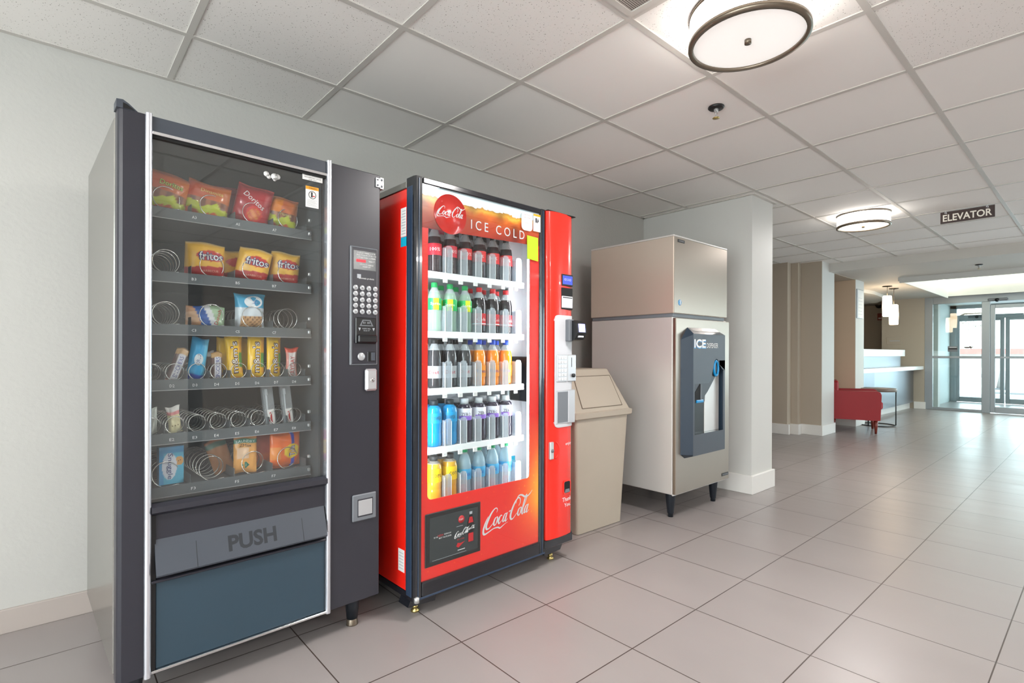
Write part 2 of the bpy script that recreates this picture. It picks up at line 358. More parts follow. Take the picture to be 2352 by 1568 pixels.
        if not closed: fs += [tuple(reversed(range(seg))), tuple((n - 1) * seg + k for k in range(seg))]
        return s.add(vs, fs, m, col, True)
    def text(s, t, h, pos, m, w=None, fn=None, col=None, shear=0, rot=0, res=3, bold=0):
        """flat lettering on a plane that faces -Y, capital height about h, centred on pos; w fits the width"""
        vs, fs, tw, th = text_geo(t, res, bold); k = h / th; kx = (w / tw) if w else k; out = []
        ca, sa = math.cos(rot), math.sin(rot)
        for x, y, _ in vs:
            a, b = x * kx + shear * y * k, y * k
            a, b = a * ca - b * sa, a * sa + b * ca
            out.append(fn(a, b) if fn else (pos[0] + a, pos[1], pos[2] + b))
        return s.add(out, fs, m, col)
    def build(s, name, parent=None, kind=None, mods=None):
        me = bpy.data.meshes.new(name); me.from_pydata(s.v, [], s.f)
        for m in s.mats: me.materials.append(m)
        me.polygons.foreach_set('material_index', s.m); me.polygons.foreach_set('use_smooth', s.sm)
        if any(c != (1, 1, 1, 1) for c in s.c):
            a = me.color_attributes.new('Col', 'FLOAT_COLOR', 'POINT'); a.data.foreach_set('color', [q for c in s.c for q in c])
        me.update()
        o = bpy.data.objects.new(name, me); C.objects.link(o)
        if parent: o.parent = parent
        if kind: o['kind'] = kind
        return o

def cc(r, g, b, a=1.0):
    l = lin((r, g, b)); return (l[0], l[1], l[2], a)
def tag(o, label, cat, group=None):
    o['label'] = label; o['category'] = cat
    if group: o['group'] = group
    return o
def thing(name, label, cat, loc=(0, 0, 0), rz=0, group=None):
    o = bpy.data.objects.new(name, None); C.objects.link(o); o.location = loc; o.rotation_euler = (0, 0, rz); o.empty_display_size = .1
    return tag(o, label, cat, group)
def copy_tree(o, parent=None):
    c = o.copy(); C.objects.link(c); c.parent = parent
    for ch in list(o.children): copy_tree(ch, c)
    return c
def rrect(x0, x1, z0, z1, r, n=5, corners=(1, 1, 1, 1)):
    pts = []
    for k, (cx, cz, a) in enumerate(((x1 - r, z1 - r, 0), (x0 + r, z1 - r, 90), (x0 + r, z0 + r, 180), (x1 - r, z0 + r, 270))):
        if corners[k]: pts += [(cx + r * math.cos(rad(a + 90 * i / n)), cz + r * math.sin(rad(a + 90 * i / n))) for i in range(n + 1)]
        else: pts.append(((x1, x0, x0, x1)[k], (z1, z1, z0, z0)[k]))
    return pts

# ------------------------------------------------------------------ room shell
H = 2.365
def struct(name, mb): return mb.build(name, kind='structure')
b = MB(); b.box(-3.2, 16.7, -3.2, 7, -.12, 0, 'floor'); struct('floor', b)
b = MB(); b.box(-3.2, 4.165, 2.878, 3.05, 0, H, 'wall'); struct('wall_left', b)
b = MB(); b.box(-3.2, 4.165, 2.862, 2.878, 0, .094, 'base_tile', .002); struct('baseboard_left', b)
b = MB(); b.box(4.165, 4.545, 1.868, 7, 0, H, 'wall_white'); struct('wall_column', b)
b = MB(); b.box(4.147, 4.565, 1.850, 2.878, 0, .145, 'base_white', .003); b.box(4.545, 4.563, 2.878, 7, 0, .145, 'base_white'); struct('baseboard_column', b)
b = MB(); b.box(7.62, 7.80, 2.93, 7, 0, H, 'wall_beige'); b.box(7.74, 8.06, 2.84, 3.4, 0, H, 'wall_beige'); b.box(7.85, 8.33, 2.58, 3.4, 0, H, 'wall_beige'); b.box(7.86, 8.332, 2.576, 2.58, 0, H, 'wall_white'); struct('wall_elevator_hall', b)  # thin pale slab paints window light onto the column's side face
b = MB(); b.box(7.60, 7.64, 2.90, 7, 0, .14, 'base_white', .003); b.box(7.72, 7.9, 2.82, 2.95, 0, .14, 'base_white'); b.box(7.83, 8.35, 2.56, 2.9, 0, .14, 'base_white', .003); struct('baseboard_elevator_hall', b)
b = MB(); b.box(4.545, 9.7, 6.8, 7, 0, H, 'wall_beige'); struct('wall_hall_back', b)
b = MB(); b.box(9.27, 9.68, 2.58, 6, 0, 2.25, 'wall_tan'); b.box(9.275, 9.684, 2.575, 2.58, 0, 2.25, 'wall_white'); struct('wall_lobby_pier', b)  # pale slab on the pier's side carries window light in its colour
b = MB(); b.box(9.25, 9.70, 2.56, 3.2, 0, .14, 'base_white', .003); struct('baseboard_lobby_pier', b)
b = MB(); b.box(13.35, 13.5, 2.49, 3.22, 0, 2.25, 'wall_beige'); b.box(13.5, 14.6, 3.12, 3.22, 0, 2.25, 'wall_beige'); b.box(14.6, 14.75, 3.12, 7, 0, 2.25, 'wall_beige'); b.box(9.68, 14.75, 5.4, 5.5, 0, 2.25, 'wall_beige'); struct('wall_reception', b)
b = MB(); b.box(13.33, 13.35, 2.49, 2.66, 0, .14, 'base_white', .002); b.box(13.33, 13.5, 2.47, 2.49, 0, .14, 'base_white', .002); struct('baseboard_reception', b)
# unseen end and side of the room, with windows added to bring in light
b = MB(); b.box(-3.2, -3.05, -3.2, -2.6, 0, H, 'wall_white'); b.box(-3.2, -3.05, 1.6, 3.05, 0, H, 'wall_white'); b.box(-3.2, -3.05, -2.6, 1.6, 0, .4, 'wall_white'); b.box(-3.2, -3.05, -2.6, 1.6, 2.2, H, 'wall_white'); struct('wall_end', b)
b = MB()
wins = [(7.4, 9.0), (9.3, 10.9), (11.2, 12.8)]
b.box(-3.2, 1.75, -3.2, -3.05, 0, H, 'wall_white'); b.box(1.60, 1.75, -5.2, -3.05, 0, H, 'wall_white'); b.box(1.60, 7.0, -5.35, -5.2, 0, H, 'wall_beige'); b.box(6.85, 7.0, -5.2, -3.05, 0, H, 'wall_white')
xs = 6.85
for a, c_ in wins:
    b.box(xs, a, -3.2, -3.05, 0, H, 'wall_white'); b.box(a, c_, -3.2, -3.05, 0, .45, 'wall_white'); b.box(a, c_, -3.2, -3.05, 2.2, H, 'wall_white'); xs = c_
b.box(xs, 13.36, -3.2, -3.05, 0, H, 'wall_white'); struct('wall_right', b)
b = MB(); b.box(-3.2, 7.0, -5.35, -3.05, H, H + .02, 'ceil_plain'); struct('ceiling_alcove', b)
b = MB(); b.box(-3.2, 7.0, -5.35, -3.2, -.12, 0, 'floor'); struct('floor_alcove', b)
for i, (a, c_) in enumerate(wins):  # unseen side windows, added for the light they let in
    b = MB()
    for (x0, x1, z0, z1) in ((a, a + .05, .45, 2.2), (c_ - .05, c_, .45, 2.2), (a, c_, .45, .50), (a, c_, 2.15, 2.2), ((a + c_) / 2 - .025, (a + c_) / 2 + .025, .45, 2.2)):
        b.box(x0, x1, -3.16, -3.09, z0, z1, 'alu_door', .004)
    b.box(a + .04, c_ - .04, -3.128, -3.122, .49, 2.16, 'glass_g'); struct('window_%d' % (i + 1), b)
b = MB()
for (y0, y1, z0, z1) in ((-2.6, -2.55, .4, 2.2), (1.55, 1.6, .4, 2.2), (-2.6, 1.6, .4, .45), (-2.6, 1.6, 2.15, 2.2), (-1.22, -1.17, .4, 2.2), (.17, .22, .4, 2.2)): b.box(-3.16, -3.09, y0, y1, z0, z1, 'alu_door', .004)
b.box(-3.128, -3.122, -2.56, 1.56, .44, 2.16, 'glass_g'); struct('window_4', b)  # unseen end window, added to light the left wall

# ceiling: lay-in tiles with their grid
gx = [.4149 + .6096 * i for i in range(-6, 13)] + [8.14]; gy = [2.878 - .4636 - .6096 * j for j in range(0, 10)]
gy = [y for y in gy if y > -3.1]
b = MB()
pits = lambda c_, j: c_ <= 0 or (c_, j) in {(1, 2), (2, 3), (1, 4), (2, 4), (3, 4), (1, 5), (2, 5)}
X = [-3.2] + [g for g in gx if g > -3.1]; Yv = [2.9] + gy + [-3.1]
for i in range(len(X) - 1):
    for j in range(len(Yv) - 1):
        col = round((X[i] - .4149) / .6096)
        if col == 1 and j == 3: continue
        b.box(X[i], X[i + 1], Yv[j + 1], Yv[j], H, H + .02, 'ceil_pit' if pits(col, j) else 'ceil_plain')
b.box(4.545, 8.14, 2.9, 7, H, H + .02, 'ceil_plain')
struct('ceiling', b)
b = MB()
for g in gx[:-1]:
    if g > -3.1: b.box(g - .012, g + .012, -3.05, 2.878 if g < 4.16 else (2.9 if g < 7.7 else 2.9), H - .004, H + .001, 'grid')
for g in gy: b.box(-3.05, 8.14, g - .012, g + .012, H - .0045, H + .001, 'grid')
for k in (2.4144 + .6096, 2.4144 + 1.2192, 2.4144 + 1.8288): b.box(4.55, 7.62, k - .012, k + .012, H - .004, H + .001, 'grid')
for k in range(7, 13): b.box(.4149 + .6096 * k - .012, .4149 + .6096 * k + .012, 2.9, 6.8, H - .004, H + .001, 'grid')
struct('trim_1', b)
b = MB(); b.box(-3.05, 4.165, 2.852, 2.878, H - .005, H, 'grid'); b.box(4.139, 4.165, 1.868, 2.878, H - .005, H, 'grid'); b.box(4.14, 4.57, 1.842, 1.868, H - .005, H, 'grid'); struct('trim_2', b)
# beam and lower lobby ceiling with its recessed tray
b = MB(); b.box(8.14, 8.36, -3.1, 2.9, 2.245, H + .05, 'lobby_ceiling'); b.box(8.14, 9.3, 2.58, 6, 2.245, H + .05, 'wall_beige'); struct('ceiling_beam', b)
b = MB()
tx0, tx1, ty0, ty1 = 9.55, 13.12, -1.6, 2.08
b.box(8.36, tx0 - .02, -3.1, 5.5, 2.25, 2.30, 'lobby_ceiling'); b.box(tx1 + .02, 13.5, -3.1, 5.5, 2.25, 2.30, 'lobby_ceiling')
b.box(tx0 - .02, tx1 + .02, ty1 + .02, 5.5, 2.25, 2.30, 'lobby_ceiling'); b.box(tx0 - .02, tx1 + .02, -3.1, ty0 - .02, 2.25, 2.30, 'lobby_ceiling'); b.box(13.5, 14.8, 3.1, 5.5, 2.25, 2.30, 'lobby_ceiling')
struct('ceiling_lobby', b)
b = MB(); b.box(tx0 - .03, tx1 + .03, ty0 - .03, ty1 + .03, 2.50, 2.52, 'lum'); struct('ceiling_light_panel', b)
b = MB()
for (a, c_, d, e_) in ((tx0, tx0 + .05, ty0, ty1), (tx1 - .05, tx1, ty0, ty1), (tx0, tx1, ty1 - .05, ty1), (tx0, tx1, ty0, ty0 + .05)): b.box(a, c_, d, e_, 2.47, 2.50, 'cove')
struct('trim_5', b)
b = MB()
b.box(tx0 - .02, tx0, ty0, ty1, 2.17, 2.50, 'wall_white'); b.box(tx1, tx1 + .02, ty0, ty1, 2.235, 2.50, 'wall_white'); b.box(tx0, tx1, ty1, ty1 + .02, 2.20, 2.50, 'wall_white'); b.box(tx0, tx1, ty0 - .02, ty0, 2.20, 2.50, 'wall_white')
struct('trim_3', b)
b = MB()   # soffit over the reception desk
pts = [(9.7, 3.0), (11.2, 2.82), (12.3, 2.9), (13.1, 3.25), (13.3, 3.6), (13.3, 5.2), (9.7, 5.2)]
b.prism(pts, 2.19, 2.25, 'lobby_ceiling', 'xy'); struct('trim_4', b)

def ceiling_lamp(x, y, label, m, watts):
    t = thing('ceiling_lamp', label, 'ceiling lamp', (x, y, H), 0, 'round drum lamps on the tiled ceiling')
    R = .203
    q = MB(); q.lathe([(R, -.014), (R, -.1)], 'shade_side', 64, cap=False); q.lathe([(.0, -.106), (R - .012, -.106)], m, 64, cap=False); q.build('lamp_shade', t)
    q = MB(); q.lathe([(R - .016, 0), (R + .003, 0), (R + .003, -.014), (R - .016, -.014)], 'nickel', 64, cap=False); q.build('ceiling_ring', t)
    q = MB(); q.lathe([(R, -.096), (R + .004, -.097), (R + .005, -.115), (R - .013, -.117), (R - .013, -.105), (R, -.096)], 'nickel', 64, cap=False); q.build('rim', t)
    q = MB(); q.lathe([(0, -.106), (.012, -.106), (.012, -.121), (0, -.121)], 'nickel', 20, cap=False); q.build('finial', t)
    if watts:
        l = bpy.data.lights.new('lamp_light', 'AREA'); l.shape = 'DISK'; l.size = .34; l.energy = watts; l.color = (1, .965, .94)
        o = bpy.data.objects.new('lamp_light', l); C.objects.link(o); o.location = (x, y, H - .128)
        l2 = bpy.data.lights.new('lamp_glow', 'POINT'); l2.shadow_soft_size = .1; l2.energy = watts * .0; 
    return t

ceiling_lamp(1.923, .88, 'large round white drum ceiling lamp with bronze rim, nearest, above the machines', 'shade', 14)
ceiling_lamp(5.50, 1.47, 'glowing round drum ceiling lamp beyond the wall column, near the elevator sign', 'shade_w', 9)
ceiling_lamp(-1.5, .88, 'added unseen drum ceiling lamp behind the viewer, over the near end of the room', 'shade', 21)  # this and the lamps below are unseen, added to brighten the room
ceiling_lamp(3.08, -1.9, 'added unseen drum ceiling lamp by the window wall, opposite the machines', 'shade', 20)
ceiling_lamp(-1.5, -1.9, 'added unseen drum ceiling lamp in the near corner of the room, behind the viewer', 'shade', 20)
ceiling_lamp(6.35, -1.9, 'added unseen drum ceiling lamp by the alcove, far right of the view', 'shade', 7)

ceiling_lamp(4.45, -4.2, 'added unseen drum ceiling lamp inside the alcove across the room', 'shade', 20)  # unseen lamp added to brighten the dark alcove
def sprinkler(x, y, z, label):
    t = thing('fire_sprinkler', label, 'fire sprinkler', (x, y, z), .4, 'ceiling sprinklers')
    q = MB(); q.lathe([(0, 0), (.038, 0), (.04, -.006), (.034, -.012), (.0, -.012)], 'black', 28, cap=False); q.build('escutcheon', t)
    q = MB(); q.lathe([(.011, -.006), (.011, -.022), (.008, -.03), (.0, -.03)], 'hinge', 12)
    q.tube([(-.009, 0, -.02), (-.013, 0, -.04), (-.004, 0, -.056)], .0028, 'hinge'); q.tube([(.009, 0, -.02), (.013, 0, -.04), (.004, 0, -.056)], .0028, 'hinge'); q.tube([(0, 0, -.028), (0, 0, -.054)], .0025, 'brass')
    q.build('sprinkler_head', t)
    q = MB(); q.lathe([(0, -.054), (.016, -.056), (.018, -.059), (0, -.06)], 'brass', 16); q.build('deflector', t)
sprinkler(2.549, 1.328, H, 'small chrome sprinkler with dark ring on the tiled ceiling in front of the nearest lamp')
sprinkler(8.85, 1.10, 2.25, 'tiny sprinkler on the lower lobby ceiling beyond the beam')

# return-air vent panel set in the ceiling grid
t = thing('air_vent', 'perforated metal air vent panel set in the ceiling at the top edge', 'air vent', (1.329, .8905, H))
q = MB(); q.box(-.293, .293, -.293, .293, -.004, -.002, 'vent'); q.build('perforated_panel', t)
q = MB()
for (a, b_, c_, d) in ((-.293, .293, -.293, -.27), (-.293, .293, .27, .293), (-.293, -.27, -.27, .27), (.27, .293, -.27, .27)): q.box(a, b_, c_, d, -.008, -.001, 'grid')
q.build('frame', t)

# ================================================================== snack machine
S = thing('snack_vending_machine', 'tall charcoal glass-front snack vending machine on legs, nearest on the left', 'vending machine', (.152, 1.94, 0), rad(2.2))
def sp(mb, name, parent=None): return mb.build(name, parent or S)
# cabinet: hollow shell behind the door
q = MB()
q.box(-.002, .018, .062, .80, .125, 1.822, 'side_grey', .003)          # left side sheet
q.box(.018, .865, .78, .80, .125, 1.822, 'side_grey')
q.box(.018, .865, .062, .78, 1.802, 1.822, 'charcoal'); q.box(.665, .866, .062, .78, .125, 1.802, 'charcoal', .003)
q.box(.018, .665, .062, .78, .125, .60, 'charcoal')
sp(q, 'cabinet')
q = MB()
q.box(.019, .026, .062, .775, .60, 1.80, 'liner'); q.box(.640, .664, .07, .775, .60, 1.80, 'liner'); q.box(.026, .64, .765, .779, .60, 1.80, 'liner')
q.box(.026, .64, .062, .765, 1.792, 1.801, 'liner'); q.box(.026, .64, .062, .765, .601, .610, 'panel_blue')
sp(q, 'cabinet_liner')
q = MB()      # door frame pieces
q.prism([(0, .052), (0, .012), (.004, .004), (.012, 0), (.068, 0), (.068, .052)], .118, 1.832, 'charcoal', 'xy')
q.box(.068, .640, 0, .05, 1.785, 1.832, 'charcoal_l', .002)
q.box(.640, .865, 0, .05, .122, 1.832, 'charcoal', .003)
q.box(.003, .07, .052, .061, .125, 1.825, 'gap'); q.box(.645, .862, .052, .061, .125, 1.825, 'gap'); q.box(.07, .645, .052, .061, .125, .60, 'gap'); q.box(.07, .645, .052, .061, 1.79, 1.825, 'gap')
q.box(.068, .64, .03, .05, .122, .63, 'gap')
sp(q, 'door')
for a, b_, z0, z1 in ((.067, .0855, .112, 1.836), (.6385, .6575, .118, 1.836)):
    q = MB(); q.prism([(a, .02)] + [((a + b_) / 2 - (b_ - a) / 2 * math.cos(PI * k / 10), -.002 - .009 * math.sin(PI * k / 10)) for k in range(11)] + [(b_, .02)], z0, z1, 'strip', 'xy', smooth=False); sp(q, 'chrome_strip')
q = MB(); q.box(.0855, .6385, -.004, .012, 1.776, 1.786, 'chrome', .001); q.box(.0855, .6385, .004, .02, 1.768, 1.776, 'gap'); sp(q, 'top_trim')
q = MB(); q.box(.0855, .6385, .012, .016, .632, 1.77, 'glass_s'); sp(q, 'window_glass')
q = MB()      # ledge under the window and hopper recess
q.prism([(.02, .632), (.006, .640), (-.012, .630), (-.014, .614), (.004, .603), (.02, .603)], .0855, .6395, 'charcoal', 'yz')
q.box(.0855, .6395, .006, .03, .523, .603, 'charcoal', .001); q.box(.0855, .098, .002, .03, .127, .603, 'black'); sp(q, 'window_ledge')
q = MB(); q.prism([(.006, .527), (-.028, .424), (-.024, .418), (.012, .52), (.02, .527)], .095, .634, 'charcoal_l', 'yz')
q.box(.0855, .6395, .015, .03, .405, .53, 'gap')
q.box(.237, .239, -.0285, .005, .4285, .522, 'black', mx=Matrix.Translation((0, 0, 0)) @ Matrix.Shear('XZ', 4, (0, 0))) if False else None
fpush = lambda a, b_: (.376 + a, -.0125 + b_ * .33 - .0006, .470 + b_)
q.text('PUSH', .050, (0, 0, 0), 'txt_k', w=.155, fn=fpush, bold=.035)
for u in (.205, .545):
    q.add([(u, .0055, .525), (u + .0022, .0055, .525), (u + .0022, -.0285, .424), (u, -.0285, .424)], [(0, 1, 2, 3)], 'txt_k')
sp(q, 'delivery_flap')
q = MB(); q.box(.0855, .6395, -.008, .03, .396, .404, 'charcoal', .002); sp(q, 'flap_sill')
q = MB(); q.box(.098, .6385, .004, .03, .128, .396, 'panel_blue', .002); sp(q, 'lower_panel')
q = MB(); q.box(.0855, .6395, -.006, .03, .120, .128, 'chrome', .001); sp(q, 'bottom_trim')
# selection panel on the right
q = MB(); q.box(.732, .852, -.006, .002, 1.058, 1.528, 'grey_dk', .003); q.box(.737, .847, -.008, 0, 1.063, 1.523, 'charcoal', .002)
f = -.0086
q.box(.744, .842, f, 0, 1.435, 1.512, 'screen', .001)
rows = [('PLEASE MAKE YOUR', 1.503, .078), ('SELECTION FROM BELOW', 1.4945, .086), ('LETTER THEN NUMBER', 1.4845, .08), ('EXACT', 1.472, .026), ('USE EXACT CHANGE', 1.457, .06), ('WHEN LIT', 1.449, .035)]
for s_, z, w in rows: q.text(s_, .0048, (.800 if s_ != 'EXACT' else .823, f - .0006, z), 'txt_w', w=w, res=1)
q.box(.756, .797, f - .0006, 0, 1.466, 1.477, 'led_r')
q.box(.760, .776, f - .0006, 0, 1.402, 1.418, 'txt_g'); q.text('automatic products', .009, (.800, f - .0006, 1.402), 'txt_w', w=.066, res=1)
pan = sp(q, 'selection_panel')
q = MB()
for r_ in range(5):
    for c_ in range(4):
        cx, cz = .753 + .0285 * c_, 1.364 - .0235 * r_
        q.lathe([(.0105, f + .001), (.0105, f - .003), (.008, f - .0045), (0, f - .0045)], 'silver', 14, (cx, 0, cz), axis='y')
        q.text('ABCD123E456F789G*0#H'[r_ * 4 + c_], .006, (cx, f - .0052, cz), 'txt_k', res=1)
q.build('keypad', pan)
q = MB(); q.box(.752, .842, -.014, 0, 1.143, 1.247, 'black', .003); q.box(.757, .838, -.030, 0, 1.147, 1.178, 'black', .004); q.box(.762, .834, -.0306, -.02, 1.168, 1.173, 'gap')
q.prism([(.768, 1.213), (.828, 1.213), (.815, 1.238), (.781, 1.238)], -.0146, -.01, 'grey_dk'); q.prism([(.776, 1.217), (.820, 1.217), (.811, 1.234), (.785, 1.234)], -.0152, -.01, 'black')
q.text('$1 $5', .008, (.798, -.0158, 1.226), 'txt_g', w=.03, res=1)
q.text('INSERT BILL', .005, (.798, -.015, 1.203), 'txt_g', w=.036, res=1); q.text('FACE UP', .005, (.798, -.015, 1.195), 'txt_g', w=.026, res=1)
for cx in (.768, .829): q.prism([(cx - .005, 1.206), (cx + .005, 1.206), (cx, 1.194)], -.0148, -.01, 'txt_g')
q.build('bill_acceptor', pan)
q = MB(); q.lathe([(.016, -.009), (.016, -.012), (.013, -.014), (0, -.014)], 'silver', 20, (.778, 0, 1.092), axis='y'); q.build('coin_return_button', pan)
q = MB(); q.box(.806, .842, -.0095, 0, 1.072, 1.112, 'black', .002); q.box(.812, .816, -.011, -.008, 1.078, 1.106, 'gap'); q.box(.822, .839, -.011, -.008, 1.075, 1.109, 'charcoal_l', .001); q.build('coin_slot', pan)
q = MB(); q.box(.795, .846, -.017, 0, .955, 1.043, 'silver', .006); q.box(.802, .840, -.019, -.016, .962, 1.036, 'silver', .003); q.lathe([(.009, -.018), (.009, -.021), (.006, -.022), (0, -.022)], 'chrome', 18, (.822, 0, .998), axis='y'); q.box(.8213, .8227, -.0228, -.02, .992, 1.004, 'gap'); sp(q, 'lock')
q = MB(); q.box(.744, .848, -.008, 0, .440, .546, 'grey_dk', .006); q.box(.764, .832, -.0095, 0, .456, .528, 'charcoal', .002); q.box(.768, .828, -.0105, -.009, .462, .522, 'silver', .002); sp(q, 'coin_return_cup')
q = MB(); q.box(.843, .872, -.006, .004, 1.780, 1.818, 'hinge', .001); q.box(.862, .878, -.006, .03, 1.776, 1.822, 'hinge', .001)
for cx, cz in ((.85, 1.81), (.85, 1.788), (.868, 1.812), (.868, 1.785)): q.lathe([(.004, -.005), (.004, -.008), (0, -.009)], 'grey_dk', 10, (cx, 0, cz), axis='y')
sp(q, 'hinge')
q = MB(); q.prism([(-.004, 1.832), (.048, 1.832), (.026, 1.850), (.012, 1.858), (-.004, 1.856)], -.002, .05, 'charcoal_l'); q.prism([(.012, 1.833), (.042, 1.833), (.022, 1.846), (.012, 1.849)], -.003, .0, 'gap'); sp(q, 'hinge')
for lx, ly in ((.785, .075), (.05, .075), (.785, .72), (.05, .72)):
    q = MB(); q.lathe([(.032, .13), (.031, .12), (.022, .026)], 'leg_bk', 20, (lx, ly, 0)); lg = sp(q, 'leg')
    q = MB(); q.lathe([(.019, .026), (.021, .022), (.023, .004), (.024, 0), (0, 0)], 'nickel', 20, (lx, ly, 0)); q.build('leveling_foot', lg)
# stickers on the glass
q = MB(); q.box(.551, .627, .0105, .0118, 1.749, 1.773, 'paper', .0); 
for k, s_ in enumerate(('SHAKING OR ROCKING', 'MACHINE MAY CAUSE', 'INJURY')): q.text(s_, .0045, (.589, .010, 1.767 - .0075 * k), 'txt_k', w=(.066, .062, .03)[k], res=1)
sp(q, 'sticker')
q = MB(); q.box(.563, .612, .0105, .0118, 1.649, 1.727, 'paper'); q.box(.563, .612, .0100, .0106, 1.715, 1.727, 'amber')
q.text('! WARNING', .006, (.588, .0096, 1.721), 'txt_k', w=.034, res=1)
q.lathe([(.0125, .0098), (.0145, .0098), (.0145, .0104), (.0125, .0104)], 'txt_k', 24, (.588, 0, 1.696), axis='y', cap=False); q.box(.583, .589, .0098, .0104, 1.687, 1.706, 'txt_k'); q.box(.590, .597, .0098, .0104, 1.69, 1.694, 'txt_r')
for k in range(7): q.box(.568, .607 - .004 * (k % 3), .0099, .0104, 1.6545 + .0036 * k, 1.6555 + .0036 * k, 'txt_g')
sp(q, 'sticker')
q = MB()
for cx, cz, r_ in ((.424, 1.737, .010), (.432, 1.729, .008), (.452, 1.733, .013), (.462, 1.735, .010), (.452, 1.723, .006)):
    q.lathe([(0, .0113), (r_, .0113), (r_ * .9, .0118)], 'paper', 9, (cx, 0, cz), axis='y', cap=False)
sp(q, 'torn_tape')

# trays, coils, price labels
WU = [.148, .285, .422, .548]; NU = [.107, .173, .240, .306, .373, .440, .507, .574]
def coil_mb(R, pitch, turns, wr):
    n = int(turns * 22); pts = [(R * math.cos(-2 * PI * i / 22 - 1.1), .118 + pitch * i / 22, R * math.sin(-2 * PI * i / 22 - 1.1)) for i in range(n + 1)]
    pts = [(pts[0][0] + .016, .116, pts[0][2] + .002)] + pts
    return MB().tube(pts, wr, 'wire', 5)
trays = [('A', 1.62, 0), ('B', 1.41, 0), ('C', 1.236, 0), ('D', 1.040, 1), ('E', .862, 1), ('F', .700, 0)]
coil_src = {}
for name, zc, nar in trays:
    R = .0285 if nar else .0405; base = zc - R - .003; us = NU if nar else WU
    q = MB(); q.box(.030, .628, .118, .72, base - .004, base, 'tray'); q.box(.030, .628, .112, .118, base - .028, base + .008, 'tray', .001); q.box(.030, .628, .110, .1125, base - .0285, base - .0265, 'silver')
    edges = [(us[i] + us[i + 1]) / 2 for i in range(len(us) - 1)] + [us[-1] + (us[-1] - us[-2]) / 2]
    for e in edges: q.box(e - .0007, e + .0007, .12, .70, base, base + .035, 'tray')
    for i, u in enumerate(us):
        q.text(name + str((i + 1) if nar else 2 * i + 1), .0095, (u - (.013 if nar else .062), .1095, base - .011 if not nar else base - .013), 'txt_w', w=.014, res=1)
    for z_ in (base - .012, base + .04): q.box(.612, .622, .10, .112, z_, z_ + .012, 'hinge', .002)
    tr = sp(q, 'tray')
    for i, u in enumerate(us):
        key = nar
        if key not in coil_src:
            coil_src[key] = o = coil_mb(R, .036 if nar else .044, 8 if nar else 7, .0016).build('coil')
        else:
            o = coil_src[key].copy(); C.objects.link(o)
        o.parent = tr; o.location = (u, 0, zc)

